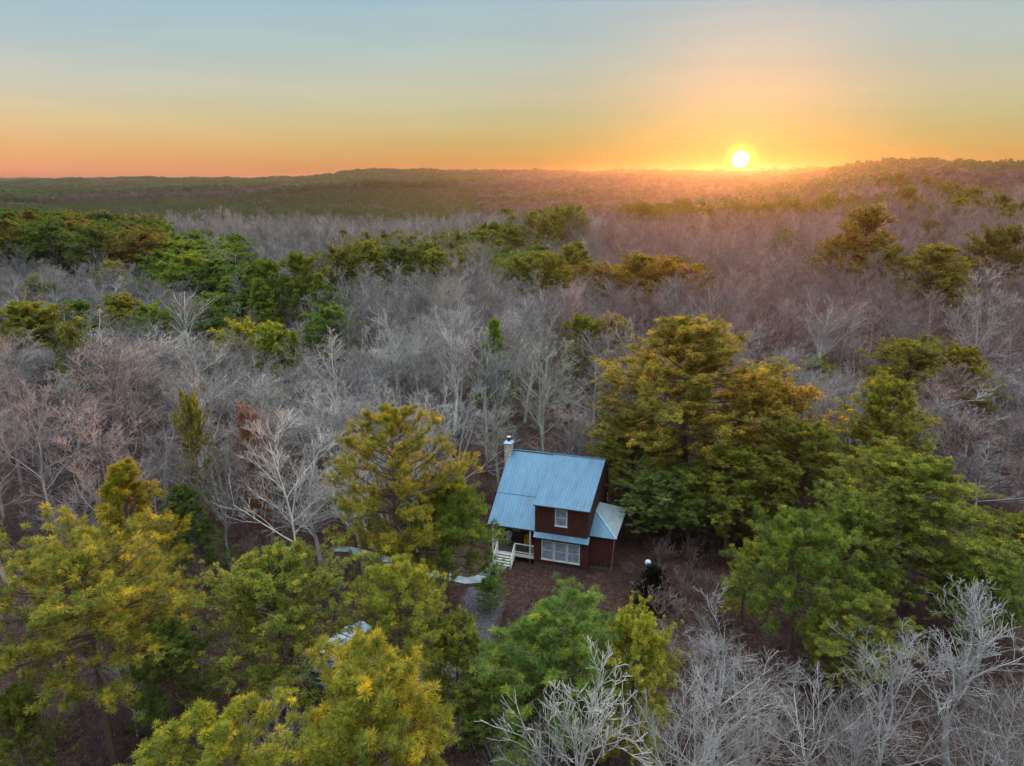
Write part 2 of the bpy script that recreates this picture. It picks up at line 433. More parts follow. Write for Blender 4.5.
def glass_mat():
    m, t, out = mat_new('window_glass')
    p = N(t, 'ShaderNodeBsdfPrincipled'); L(t, p.outputs[0], out.inputs[0]); p.inputs['Roughness'].default_value = 0.06; p.inputs['Specular IOR Level'].default_value = 0.9
    tcn = N(t, 'ShaderNodeTexCoord'); nz = N(t, 'ShaderNodeTexNoise'); nz.inputs['Scale'].default_value = 3.0; nz.inputs['Detail'].default_value = 3; L(t, tcn.outputs['Object'], nz.inputs['Vector'])
    L(t, ramp(t, nz.outputs[0], [(0.25, (0.10, 0.14, 0.18)), (0.42, (0.17, 0.23, 0.29)), (0.65, (0.24, 0.31, 0.37))]), p.inputs['Base Color'])
    return m


GLASS = glass_mat()
YAW = math.radians(-16.97)
SL = 0.65; ZR = 7.47
GB = GZ0 - 0.05
cabin = empty('cabin', (0.08, 64.16, 0), YAW)
tag(cabin, 'dark brown two storey cabin with blue metal roof and front porch', 'cabin')


def zr(v): return ZR - SL * v


# everything below in cabin space: x along the ridge, v towards the camera (= -y)
# walls: the front, the gable, the recessed porch walls
w = MB()
for x in np.arange(4.3, 8.95, 0.3):
    if 4.75 < x < 8.5: w.box(x, x + .045, -7.172, -7.148, GB + .55, 0.22)
    else: w.box(x, x + .045, -7.172, -7.148, GB + .55, 2.6)
w.hexa([(4.15, -7.15, GB + .55), (8.98, -7.15, GB + .55), (8.98, -7.0, GB + .55), (4.15, -7.0, GB + .55), (4.15, -7.15, 2.66), (8.98, -7.15, 2.66), (8.98, -7.0, 2.74), (4.15, -7.0, 2.74)])
w.build('front_wall', SIDING, cabin)
w = MB(); w.prism([(8.86, -7.0, GB + .5), (8.86, -7.0, 5.70), (8.86, 0, ZR - .12), (8.86, 3.4, 5.25), (8.86, 3.4, GB + .5)], (0.12, 0, 0)); w.build('gable_wall', SIDING, cabin)
w = MB(); w.prism([(0.12, -4.6, GB + .5), (0.12, -4.6, zr(4.6) - .12), (0.12, 0, ZR - .12), (0.12, 3.4, 5.25), (0.12, 3.4, GB + .5)], (0.12, 0, 0)); w.build('gable_wall', SIDING, cabin)
w = MB(); w.box(0.24, 4.15, -4.6, -4.48, GB + .5, zr(4.6) - .14); w.build('porch_back_wall', SIDING, cabin)
w = MB(); w.prism([(4.15, -7.0, GB + .5), (4.15, -7.0, zr(7.0) - .12), (4.15, -4.6, zr(4.6) - .12), (4.15, -4.6, GB + .5)], (0.12, 0, 0)); w.build('porch_side_wall', SIDING, cabin)
w = MB(); w.box(0.24, 8.86, 3.28, 3.4, GB + .5, 5.2); w.build('back_wall', SIDING, cabin)
w = MB(); w.prism([(4.2, -7.1, zr(7.1) + .03), (8.95, -7.1, zr(7.1) + .03), (8.95, -7.1, 5.66), (4.2, -7.1, 5.66)], (0, .1, 0))
for x in np.arange(4.4, 8.9, 0.3):
    if not 5.9 < x < 7.2: w.box(x, x + .045, -7.122, -7.098, 2.92, 5.62)
dw = w.build('dormer_wall', SIDING, cabin)
w = MB(); w.prism([(4.2, -7.0, zr(7.0) + .02), (4.2, -7.0, 5.66), (4.2, -0.3, ZR - .2)], (0.1, 0, 0)); w.build('dormer_cheek', SIDING, cabin)
# foundation
w = MB(); w.box(4.2, 8.9, -7.08, -6.9, GB - .3, GB + .55); w.box(8.7, 8.9, -6.9, 3.3, GB - .3, GB + .5); w.box(.2, .4, -4.5, 3.3, GB - .3, GB + .5); w.build('foundation', BLOCK, cabin)


# roofs: a sheet plus standing seams as its child
def roof_plane(name, x0, x1, v0, z0, v1, z1, x0b=None, x1b=None, seams=0.3, th=0.07, cross=True):
    x0b = x0 if x0b is None else x0b; x1b = x1 if x1b is None else x1b
    n = Vector((0, -(z0 - z1), (v1 - v0))).normalized()
    q = [Vector((x0, -v0, z0)), Vector((x0b, -v1, z1)), Vector((x1b, -v1, z1)), Vector((x1, -v0, z0))]
    o = MB().prism([p - n * th for p in q], n * th).build(name, ROOF, cabin)
    s = MB(); x = min(x0, x0b) + seams * .5
    while x < max(x1, x1b) - .02:
        t0, t1 = 0.0, 1.0
        if x < max(x0, x0b) and x0 != x0b: t0 = (x - x0) / (x0b - x0) if x0b < x0 else 0; t1 = 1 if x0b < x0 else (x - x0) / (x0b - x0)
        if x > min(x1, x1b) and x1 != x1b:
            if x1b > x1: t0 = max(t0, (x - x1) / (x1b - x1))
            else: t1 = min(t1, (x - x1) / (x1b - x1))
        if t1 - t0 > .05:
            a = Vector((x, -(v0 + (v1 - v0) * t0), z0 + (z1 - z0) * t0)); b = Vector((x, -(v0 + (v1 - v0) * t1), z0 + (z1 - z0) * t1))
            s.bar(a + n * .008, b + n * .008, .022, .022)
        x += seams
    s.build('roof_seams', SEAM, o)
    return o


fr = roof_plane('roof', -0.28, 4.16, -.02, ZR + .01, 7.02, zr(7.02))
MB().bar((-0.26, -4.17, zr(4.17) + .02), (4.14, -4.17, zr(4.17) + .02), .05, .03).build('roof_lap', SEAM, fr)
roof_plane('roof_skirt', 4.16, 9.14, 6.9, zr(6.9), 7.55, zr(7.55))
dr = roof_plane('dormer_roof', 4.16, 9.16, -.02, ZR + .06, 7.50, 5.68)
b = MB(); n_ = .07
b.prism([(-.1, 0, ZR - .05), (-.1, 3.6, 5.12), (9.14, 3.6, 5.12), (9.14, 0, ZR - .05)], (0, 0.02, .07)); b.build('back_roof', ROOF, cabin)
MB().bar((-.12, 0.0, ZR + .05), (9.16, 0.0, ZR + .09), .16, .05).build('ridge_cap', SEAM, cabin)
# fascias (dark edge boards)
for p0, p1 in (((4.12, -7.46, 5.60), (9.14, -7.46, 5.60)), ((-.08, -6.98, 2.82), (4.12, -6.98, 2.82)), ((4.2, -7.5, 2.50), (9.1, -7.5, 2.50))):
    MB().bar(p0, p1, .03, .11).build('fascia', DARKWOOD, cabin)

# side addition with hipped lean-to roof
ax1 = 10.92
w = MB(); w.box(9.0, ax1, -5.95, -5.83, GB + .4, 2.95); w.build('addition_front_wall', SIDING, cabin)
w = MB(); w.box(ax1 - .12, ax1, -5.83, -0.4, GB + .4, 2.85); w.build('addition_side_wall', SIDING, cabin)
w = MB(); w.box(9.0, ax1 - .12, -0.52, -0.4, GB + .4, 2.85); w.build('addition_back_wall', SIDING, cabin)
w = MB(); w.box(9.0, ax1 - .05, -5.9, -5.7, GB - .3, GB + .4); w.box(ax1 - .25, ax1 - .05, -5.7, -.5, GB - .3, GB + .4); w.build('foundation', BLOCK, cabin)
roof_plane('addition_front_roof', 9.0, 9.0 + .02, 3.55, 3.93, 6.35, 2.82, x1b=11.33)
q = [Vector((9.02, -3.55, 3.93)), Vector((11.36, -6.35, 2.82)), Vector((11.42, 0.0, 2.82)), Vector((9.02, -1.75, 3.95))]
n = (q[1] - q[0]).cross(q[3] - q[0]).normalized()
if n.z < 0: n = -n
LITROOF = roof_mat('pale_roof_metal', (0.32, 0.38, 0.39), 0.55)  # same metal as the main roof; its brighter sunward face put into the colour
ar = MB().prism([p - n * .07 for p in q], n * .07).build('addition_side_roof', LITROOF, cabin)
b = MB()
for k in range(1, 14):
    vv = k * 6.35 / 14.0; lo = Vector((11.37, -vv, 2.82))
    if vv < 1.75: tt = vv / 1.75; hi = Vector((11.42 - 2.4 * tt, -vv, 2.82 + 1.13 * tt))
    elif vv <= 3.55: hi = Vector((9.03, -vv, 3.94))
    else: tt = (vv - 3.55) / 2.8; hi = Vector((9.02 + 2.34 * tt, -vv, 3.93 - 1.11 * tt))
    b.bar(hi + n * .01, lo + n * .01, .035, .03)
b.build('roof_seams', FLASH, ar)
MB().bar((9.02, -3.55, 3.97), (11.36, -6.35, 2.85), .12, .05).build('hip_cap', FLASH, cabin)
MB().bar((11.2, -6.25, 2.7), (10.96, -6.0, GB), .045).build('downspout', RAWWOOD, cabin)

# windows
def window(x0, x1, v, z0, z1, name='window'):
    y = -v
    f = MB(); t = .09
    f.box(x0, x0 + t, y - .05, y, z0, z1); f.box(x1 - t, x1, y - .05, y, z0, z1); f.box(x0 + t, x1 - t, y - .05, y, z1 - t, z1); f.box(x0 + t, x1 - t, y - .05, y, z0, z0 + t)
    o = f.build(name, PALEWIN, cabin)
    zm = (z0 + z1) / 2
    MB().box(x0 + t, x1 - t, y - .03, y - .006, zm - .025, zm + .025).build('meeting_rail', PALEWIN, o)
    MB().box(x0 + t, x1 - t, y - .018, y - .004, z0 + t, zm - .025).box(x0 + t, x1 - t, y - .018, y - .004, zm + .025, z1 - t).build('pane', GLASS, o)
    s = MB().box(x0 - .04, x1 + .04, y - .09, y, z0 - .06, z0).build('sill', PALEWIN, o)


for x0 in (4.86, 6.03, 7.20): window(x0, x0 + 1.13, 7.152, 0.32, 2.2)
window(6.03, 7.13, 7.10, 3.75, 5.36)
# porch
dk = MB()
for k in range(17): dk.box(.12, 4.14, -6.95 + k * .14, -6.95 + k * .14 + .128, .27, .33)
dk.build('porch_deck', DARKWOOD, cabin)
MB().box(.12, 4.14, -6.99, -6.955, .02, .33).build('porch_skirt', TRIM, cabin)
for x in (.2, 3.72):
    MB().box(x - .06, x + .06, -6.94, -6.82, .33, zr(6.88) - .11).build('post', TRIM, cabin)
for x in (.2, 2.3, 3.72):
    MB().box(x - .08, x + .08, -6.93, -6.8, GB - .2, .02).build('pier', BLOCK, cabin)


def railing(a, b, zh=.92, step=.13, lattice=False):
    a = Vector(a); b = Vector(b); r = MB(); up = Vector((0, 0, 1))
    r.bar(a + up * zh, b + up * zh, .09, .06)
    o = r.build('handrail', TRIM, cabin); MB().bar(a + up * .12, b + up * .12, .05, .08).build('bottom_rail', TRIM, o)
    ln = (b - a).length; k = int(ln / step)
    for i in range(1, k):
        p = a.lerp(b, i / k); MB().bar(p + up * .15, p + up * (zh - .03), .03).build('baluster', TRIM if not lattice else DARKWOOD, o)


railing((2.34, -6.88, .33), (3.66, -6.88, .33), lattice=True)
railing((.18, -6.82, .33), (.18, -4.6, .33))
railing((3.72, -6.88, .33), (4.14, -6.88, .33))
# steps
st = MB()
nst = 5; v_top, v_bot = 6.99, 8.05
for k in range(nst):
    z1 = .33 - (k + 1) * (.33 - GZ0) / (nst + 1) + 0.02; v0 = v_top + k * (v_bot - v_top) / nst
    MB().box(.72, 2.25, -(v0 + .25), -v0, z1 - .05, z1).build('stair_tread', TRIM, cabin)
for x in (.66, 2.29):
    MB().prism([(x - .03, -v_top, .25), (x - .03, -v_top, -.1), (x - .03, -v_bot - .15, GB), (x - .03, -v_bot - .25, GB + .15)], (.06, 0, 0)).build('stringer', TRIM, cabin)
    r = MB(); r.bar((x, -v_top + .08, .33), (x, -v_top + .08, 1.3), .10); r.bar((x, -v_bot - .2, GB), (x, -v_bot - .2, GB + 1.0), .10)
    r.bar((x, -v_top + .08, 1.25), (x, -v_bot - .2, GB + .98), .08); r.bar((x, -v_top + .08, .75), (x, -v_bot - .2, GB + .45), .05)
    r.build('stair_rail', TRIM, cabin)
# door and porch window
d = MB().box(1.3, 2.3, -4.66, -4.6, .33, 2.45).build('door', DARKWOOD, cabin)
MB().box(1.42, 2.18, -4.675, -4.655, 1.3, 2.3).build('pane', GLASS, d)
MB().lathe((2.2, -4.70, 1.3), [(.03, -.03), (.035, 0), (.03, .03)], 8).build('handle', BLACK, d)
# chimney
c = MB(); c.box(-.66, .0, -.62, .12, GB - .2, 8.28); ch = c.build('chimney', STONE, cabin)
c = MB(); c.box(-.76, .1, -.72, .22, 8.28, 8.34); c.hexa([(-.72, -.68, 8.34), (.06, -.68, 8.34), (.06, .18, 8.34), (-.72, .18, 8.34), (-.5, -.46, 8.46), (-.16, -.46, 8.46), (-.16, -.04, 8.46), (-.5, -.04, 8.46)])
c.build('chimney_cap', FLASH, ch)
MB().lathe((-.33, -.25, 8.44), [(.13, 0), (.13, .30), (.19, .31), (.19, .42)], 14).build('flue', BLACK, ch)
MB().lathe((-.33, -.25, 8.87), [(.21, 0), (.19, .05), (.02, .10)], 14).build('flue_cap', PALEWIN, ch)
# back deck rails at the rear right corner
b = MB()
b.bar((9.3, 1.2, 2.9), (9.3, 3.9, 0.9), .12, .12); b.bar((9.3, 1.2, 3.5), (9.3, 3.9, 1.5), .08); b.bar((9.3, 1.4, GB), (9.3, 1.4, 3.6), .1); b.bar((9.3, 3.8, GB), (9.3, 3.8, 1.6), .1)
b.build('back_stair_rail', RAWWOOD, cabin)


# porch chairs, things of their own
def cabin_pt(x, v, z): return Matrix.Rotation(YAW, 4, 'Z') @ Vector((x, -v, 0)) + Vector((.08, 64.16, z))


def deck_chair(p, rz, mat, label):
    r = empty('deck_chair', p, rz); tag(r, label, 'chair')
    s = MB()
    for k in range(5): s.bar((-.27, -.25 + k * .115, .36 - k * .03), (.27, -.25 + k * .115, .36 - k * .03), .10, .025)
    s.build('seat', mat, r)
    s = MB()
    for k in range(5):
        x = -.24 + k * .12; hgt = .98 - abs(k - 2) * .06; s.bar((x * .85, .22, .27), (x * 1.15, .50, hgt), .105, .022)
    s.build('backrest', mat, r)
    for x in (-.33, .33):
        MB().box(x - .06, x + .06, -.38, .38, .55, .58).build('armrest', mat, r)
        MB().bar((x, -.3, 0), (x, -.3, .55), .09, .03).build('leg', mat, r)
        MB().bar((x * .9, .45, 0), (x * .9, -.2, .34), .03, .1).build('leg', mat, r)
    return r


deck_chair(cabin_pt(3.1, 5.35, .33), YAW + .35, ORANGE, 'ochre yellow wooden deck chair standing on the cabin porch')
deck_chair(cabin_pt(1.0, 5.25, .33), YAW - .3, GREYP, 'grey slatted deck chair on the cabin porch beside the left rail')


# ------------------------------------------------------------------ globe lamp behind the dark bush
p = at_z(648, 563, 1.9)
lamp = empty('yard_lamp', (p.x, p.y, GZ0)); tag(lamp, 'white globe yard lamp on a dark pole beside the black cedar', 'lamp')
MB().lathe((0, 0, 0), [(.09, 0), (.06, .12), (.045, .2), (.04, 2.2), (.09, 2.24), (.10, 2.28)], 12).build('pole', BLACK, lamp)
GLOBE = simple_mat('frosted_globe', (0.48, 0.53, 0.60), 0.35, noise=0.12, scale=9)
MB().lathe((0, 0, 2.28), [(.10, 0)] + [(.27 * math.sin(a), .25 - .27 * math.cos(a)) for a in np.linspace(.5, 3.0, 9)], 18).build('globe', GLOBE, lamp, smooth=True)

# ------------------------------------------------------------------ parked car under the pines
CARP = simple_mat('pale_blue_car_paint', (0.50, 0.62, 0.70), 0.3, metal=0.3, noise=0.05)
DARKCAR = simple_mat('navy_car_paint', (0.05, 0.11, 0.18), 0.25, metal=0.3, noise=0.05)
CGLASS = simple_mat('car_glass', (0.02, 0.03, 0.04), 0.05, noise=0.1, spec=0.9)
RUBBER = simple_mat('tyre_rubber', (0.02, 0.02, 0.02), 0.9, noise=0.2)
RIM = simple_mat('wheel_rim', (0.4, 0.4, 0.42), 0.4, metal=0.7, noise=0.1)
LENSR = simple_mat('red_lens', (0.5, 0.04, 0.02), 0.3, noise=0.1)
LENSW = simple_mat('clear_lens', (0.6, 0.62, 0.62), 0.2, noise=0.1)


def car(loc, rz, paint, label):
    r = empty('parked_car', loc, rz); tag(r, label, 'car')
    Ln, Wd = 4.5, 1.78
    prof = [(-2.25, .35), (-2.25, .85), (-2.1, .98), (-1.2, 1.02), (1.15, .98), (2.05, .86), (2.25, .7), (2.25, .35)]
    b = MB(); hw = Wd / 2
    b.prism([(x, -hw, z) for x, z in prof], (0, Wd, 0)); bd = b.build('body', paint, r, bevel=.06)
    cab = MB()
    lo = [(-2.0, 1.0), (1.1, .98)]; hi = [(-1.65, 1.47), (.35, 1.49)]
    cab.hexa([(-2.02, -hw + .06, .99), (1.1, -hw + .06, .97), (1.1, hw - .06, .97), (-2.02, hw - .06, .99), (-1.65, -hw + .2, 1.44), (.3, -hw + .2, 1.46), (.3, hw - .2, 1.46), (-1.65, hw - .2, 1.44)])
    cab.build('windows', CGLASS, r, bevel=.03)
    MB().hexa([(-1.72, -hw + .17, 1.445), (.38, -hw + .17, 1.462), (.38, hw - .17, 1.462), (-1.72, hw - .17, 1.445), (-1.6, -hw + .25, 1.50), (.25, -hw + .25, 1.51), (.25, hw - .25, 1.51), (-1.6, hw - .25, 1.50)]).build('roof', paint, r, bevel=.03)
    g = MB()
    for s in (-1, 1):
        for x0, x1 in ((-2.02, -1.65), (-.62, -.58), (1.1, .3)):
            g.bar((x0, s * (hw - .05), 1.0), (x1, s * (hw - .19), 1.46), .07, .05)
    g.build('pillar', paint, r)
    g = MB().bar((-.5, -hw + .25, 1.53), (-.5, hw - .25, 1.53), .05, .04).build('roof_rack', BLACK, r)
    for s in (-1, 1):
        for x in (-1.4, 1.4):
            wv = MB(); n = 20; yo = s * (hw - .08)
            for rr, name, mt, wd in ((.33, 'wheel', RUBBER, .22), ):
                pts = [(x + rr * math.cos(2 * math.pi * i / n), yo - wd / 2, .33 + rr * math.sin(2 * math.pi * i / n)) for i in range(n)]
                wv.prism(pts, (0, wd, 0)); wo_ = wv.build(name, mt, r)
            pts = [(x + .2 * math.cos(2 * math.pi * i / n), yo - .12, .33 + .2 * math.sin(2 * math.pi * i / n)) for i in range(n)]
            MB().prism(pts, (0, .24, 0)).build('rim', RIM, wo_)
        MB().box(2.2, 2.27, s * .62 - .16, s * .62 + .16, .62, .76).build('headlight', LENSW, r)
        MB().box(-2.275, -2.2, s * .68 - .14, s * .68 + .14, .66, .88).build('taillight', LENSR, r)
        MB().box(.85, 1.0, s * (hw + .12) - .1, s * (hw + .12) + .1, .98, 1.12).build('mirror', paint, r)
    return r


ca = at_z(349, 632, 0.9); cb = at_z(332, 657, 0.9)
car((ca.x, ca.y, GZ0 + .04), math.radians(60), CARP, 'pale blue car with a rack across its roof, half hidden between the pines')
car((cb.x, cb.y, GZ0 + .04), math.radians(75), DARKCAR, 'dark blue car glimpsed through pine tops nearest the camera')

# ------------------------------------------------------------------ tree growers
def unit(v): return v / np.maximum(np.linalg.norm(v, axis=-1, keepdims=True), 1e-9)


def perp_basis(d):
    a = np.where(np.abs(d[:, 2:3]) < .9, np.array([[0, 0, 1.0]]), np.array([[1.0, 0, 0]]))
    u = unit(np.cross(d, a)); v = np.cross(d, u); return u, v


def seg_prisms(P0, P1, r0, r1, sides):
    """separate tapered prisms; P (n,3)"""
    n = len(P0); d = unit(P1 - P0); u, v = perp_basis(d)
    ang = np.arange(sides) * 2 * np.pi / sides
    ring = u[:, None, :] * np.cos(ang)[None, :, None] + v[:, None, :] * np.sin(ang)[None, :, None]
    A = P0[:, None, :] + ring * r0[:, None, None]; B = P1[:, None, :] + ring * r1[:, None, None]
    V = np.concatenate([A, B], 1).reshape(-1, 3)
    base = np.arange(n)[:, None] * 2 * sides; i = np.arange(sides); j = (i + 1) % sides
    Fq = np.stack([base + i, base + j, base + sides + j, base + sides + i], -1).reshape(-1, 4)
    return V, Fq


def branch_level(rg, P, D, Ln, R, nseg, wig, up, tip=.35):
    """returns pts (N,nseg+1,3), radii (N,nseg+1), dirs"""
    Nn = len(P); pts = np.zeros((Nn, nseg + 1, 3)); pts[:, 0] = P; dirs = np.zeros((Nn, nseg + 1, 3)); d = unit(D); dirs[:, 0] = d
    for k in range(nseg):
        d = unit(d + rg.normal(0, wig, (Nn, 3)) + np.array([0, 0, up])); pts[:, k + 1] = pts[:, k] + d * (Ln / nseg)[:, None]; dirs[:, k + 1] = d
    rr = R[:, None] * (1 - (1 - tip) * np.linspace(0, 1, nseg + 1))[None]
    return pts, rr, dirs


def children(rg, pts, rr, dirs, Ln, k, t0, t1, a0, a1, l0, l1, rf, up=0.0, shrink=.45):
    Nn, m, _ = pts.shape
    t = rg.uniform(t0, t1, (Nn, k)); t = np.sort(t, 1)
    x = t * (m - 1); i = np.minimum(x.astype(int), m - 2); f = x - i
    ar = np.arange(Nn)[:, None]
    P = pts[ar, i] * (1 - f)[..., None] + pts[ar, i + 1] * f[..., None]
    Dp = unit(dirs[ar, i + 1]); r = rr[ar, i] * (1 - f) + rr[ar, i + 1] * f
    P = P.reshape(-1, 3); Dp = Dp.reshape(-1, 3); r = r.ravel(); tt = t.ravel()
    u, v = perp_basis(Dp); phi = (np.tile(np.arange(k) * 2.4, (Nn, 1)) + rg.uniform(0, 6.28, (Nn, 1)) + rg.normal(0, .5, (Nn, k))).ravel()
    side = u * np.cos(phi)[:, None] + v * np.sin(phi)[:, None]
    a = rg.uniform(a0, a1, len(P))
    D = unit(Dp * np.cos(a)[:, None] + side * np.sin(a)[:, None] + np.array([0, 0, up]))
    LL = np.repeat(Ln, k) * rg.uniform(l0, l1, len(P)) * (1 - shrink * tt)
    return P, D, LL, np.maximum(r * rf, .006)


def collect(pts, rr, sides):
    P0 = pts[:, :-1].reshape(-1, 3); P1 = pts[:, 1:].reshape(-1, 3)
    return seg_prisms(P0, P1, rr[:, :-1].ravel(), rr[:, 1:].ravel(), sides)


def join(parts):
    Vs, Fs, b = [], [], 0
    for V, Fq in parts: Vs.append(V); Fs.append(Fq + b); b += len(V)
    return np.vstack(Vs), np.vstack(Fs)


def bare_tree(seed, Ht=16.0, spread=1.0, forks=3, n1=11, n2=6, n3=5, n4=4, rmin=.0085, narrow=False, crown0=.24, tilt=.0, ang=1.12, r0=.0088):
    """unit tree: height Ht, returns trunk mesh, crown mesh"""
    rg = np.random.default_rng(seed); trunk = []; crown = []
    R0 = Ht * r0
    P = np.zeros((1, 3)); D = np.array([[rg.normal(0, .05) + tilt, rg.normal(0, .05), 1.0]])
    pts, rr, dr = branch_level(rg, P, D, np.array([Ht * .97]), np.array([R0]), 9, .05, .03, .12)
    trunk.append(collect(pts, rr, 7))
    L0 = np.array([Ht * (.46 if not narrow else .32)])
    # big forking limbs
    P, D, LL, R = children(rg, pts, rr, dr, L0, n1, crown0, .93, .35 if not narrow else .3, (.95 if not narrow else .7) * spread, .75, 1.15, .58, .14, .5)
    p1, r1, d1 = branch_level(rg, P, D, LL, R, 6, .07, .06, .22); trunk_f = collect(p1, r1, 5); trunk.append(trunk_f)
    P, D, LL, R = children(rg, p1, r1, d1, LL, n2, .15, 1.0, .3 * ang, .75 * ang, .42, .75, .52, .10)
    p2, r2, d2 = branch_level(rg, P, D, LL, R, 4, .09, .05, .3); trunk.append(collect(p2, np.maximum(r2, rmin * 1.3), 4))
    P, D, LL, R = children(rg, p2, r2, d2, LL, n3, .12, 1.0, .3 * ang, .75 * ang, .42, .75, .6, .1)
    p3, r3, d3 = branch_level(rg, P, D, LL, R, 3, .10, .05, .4); crown.append(collect(p3, np.maximum(r3, rmin * 1.1), 3))
    if n4:
        P, D, LL, R = children(rg, p3, r3, d3, LL, n4, .12, 1.0, .25 * ang, .75 * ang, .45, .8, .7, .1, .3)
        p4, r4, d4 = branch_level(rg, P, D, LL, R, 2, .10, .05, .6); crown.append(collect(p4, np.maximum(r4, rmin), 3))
    Vt, Ft = join(trunk); Vc, Fc = join(crown)
    hi = Vc[Vc[:, 2] > np.percentile(Vc[:, 2], 75)]; k = hi[:, :2].mean(0) / hi[:, 2].mean() * .85
    for A_ in (Vt, Vc): A_[:, :2] -= A_[:, 2:3] * k
    top = max(Vt[:, 2].max(), Vc[:, 2].max()); w = np.percentile(np.hypot(Vc[:, 0], Vc[:, 1]), 92) * 2
    s = 1.0 / top
    return np_mesh('bare_trunk', Vt * s, Ft, BARK), np_mesh('bare_twigs', Vc * s, Fc, TWIG), w * s


def tufts(rg, C, A, blades, ln, wd, spread=1.0):
    """needle tufts: C centres, A axes"""
    n = len(C); A = unit(A)
    d = rg.normal(0, 1, (n, blades, 3)); d = unit(d) * spread + A[:, None, :] * .55; d = unit(d)
    off = A[:, None, :] * rg.uniform(-.3, .3, (n, blades, 1)) * ln
    B = C[:, None, :] + off; l = ln * rg.uniform(.7, 1.15, (n, blades, 1))
    T = B + d * l; w = unit(np.cross(d, rg.normal(0, 1, (n, blades, 3)))) * wd * .5
    mid = B + d * l * .55
    V = np.stack([B, mid + w, T, mid - w], 2).reshape(-1, 3)
    Fq = np.arange(n * blades * 4).reshape(-1, 4)
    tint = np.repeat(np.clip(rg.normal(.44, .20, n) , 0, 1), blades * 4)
    tipb = np.tile(np.array([-.32, -.02, .26, -.02]), n * blades)  # shade at needle bases and sunlit gold at tips, painted into the tint
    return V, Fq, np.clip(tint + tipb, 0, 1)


def pine_tree(seed, Ht=18.0, cw=8.0, base=.42, limbs=60, subs=9, tpl=2, blades=26, ln=.26, wd=.030, top='round', open_=0.0, droop=0.0):
    rg = np.random.default_rng(seed)
    pts, rr, dr = branch_level(rg, np.zeros((1, 3)), np.array([[rg.normal(0, .03), rg.normal(0, .03), 1.0]]), np.array([Ht * .93]), np.array([Ht * .0135]), 10, .025, .02, .15)
    trunk = [collect(pts, rr, 8)]
    # limbs
    t = np.sort(base + (1 - base) * rg.uniform(0, 1, limbs) ** .85 * .985)
    x = t * 10; i = np.minimum(x.astype(int), 9); f = x - i
    P = pts[0, i] * (1 - f)[:, None] + pts[0, i + 1] * f[:, None]
    u = (t - base) / (1 - base)
    if top == 'round': prof = np.maximum(np.sqrt(np.clip(1 - (np.maximum(u - .25, 0) / .78) ** 2, 0.0, 1)), .28) * (0.78 + .22 * np.clip(u / .3, 0, 1))
    elif top == 'cone': prof = (1 - u) ** .75 * .98 + .06
    else: prof = np.maximum(np.sqrt(np.clip(1 - (np.maximum(u - .5, 0) / .54) ** 2, 0.0, 1)), .3) * (0.6 + .4 * np.clip(u / .5, 0, 1))
    # clumped azimuths make lobes and gaps
    phi = np.arange(limbs) * 2.399 + rg.normal(0, .35, limbs)
    lobe = 1 + .16 * np.sin(phi * 2 + rg.uniform(0, 6)) + .12 * np.sin(phi * 3 + u * 5)
    LL = cw / 2 * prof * lobe * rg.uniform(.72, 1.12, limbs)
    el_ = np.radians(-12 + 62 * u ** 1.2) + rg.normal(0, .12, limbs) - droop
    D = np.stack([np.cos(phi) * np.cos(el_), np.sin(phi) * np.cos(el_), np.sin(el_)], 1)
    p1, r1, d1 = branch_level(rg, P, D, LL, .018 + .012 * LL, 5, .08, .05, .35)
    limb = [collect(p1, r1, 4)]
    P2, D2, L2, R2 = children(rg, p1, r1, d1, np.maximum(LL, 1.2), subs, .25 + open_, 1.0, .4, 1.1, .18, .42, .6, .18, .4)
    p2, r2, d2 = branch_level(rg, P2, D2, L2, R2, 2, .12, .12, .5); limb.append(collect(p2, r2, 3))
    # tufts at the ends of limbs and along shoots
    C = [p1[:, -1], p2[:, -1], p2[:, 1]]; A = [d1[:, -1], d2[:, -1], d2[:, 1]]
    if tpl > 2: C.append((p2[:, 0] + p2[:, 1]) / 2); A.append(d2[:, 1])
    if tpl > 3: C.append((p2[:, 1] + p2[:, 2]) / 2 + rg.normal(0, .18, (len(p2), 3))); A.append(d2[:, 1] + rg.normal(0, .5, (len(p2), 3)))
    C = np.vstack(C); A = np.vstack(A) + np.array([0, 0, .55])
    C += rg.normal(0, .05, C.shape)
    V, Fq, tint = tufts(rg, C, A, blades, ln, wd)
    Vt, Ft = join(trunk); Vl, Fl = join(limb)
    hi = V[V[:, 2] > np.percentile(V[:, 2], 60)]; k = hi[:, :2].mean(0) / hi[:, 2].mean()
    for A_ in (V, Vt, Vl): A_[:, :2] -= A_[:, 2:3] * k
    s = 1.0 / max(V[:, 2].max(), 1)
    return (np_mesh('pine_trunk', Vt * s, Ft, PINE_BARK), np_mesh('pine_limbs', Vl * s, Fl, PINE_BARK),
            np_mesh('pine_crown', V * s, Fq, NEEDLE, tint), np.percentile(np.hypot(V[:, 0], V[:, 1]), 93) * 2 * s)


# ------------------------------------------------------------------ tree placing
def make_tree(name, kit, loc, hgt, width, rz, color, label, cat, group, limb_color=None, lean=0.0):
    r = empty(name, loc, rz); r.rotation_euler = (lean, 0, rz)
    sx = width / kit['w']
    r.scale = (sx, sx, hgt)
    tag(r, label, cat, group)
    for part, me in kit['parts']:
        o = link(part, me, r); o.color = color
    return r


def kit_bare(*a, **k):
    t_, c_, w_ = bare_tree(*a, **k); return dict(parts=(('trunk', t_), ('twigs', c_)), w=w_)


def kit_pine(*a, **k):
    t_, l_, c_, w_ = pine_tree(*a, **k); return dict(parts=(('trunk', t_), ('limbs', l_), ('crown', c_)), w=w_)


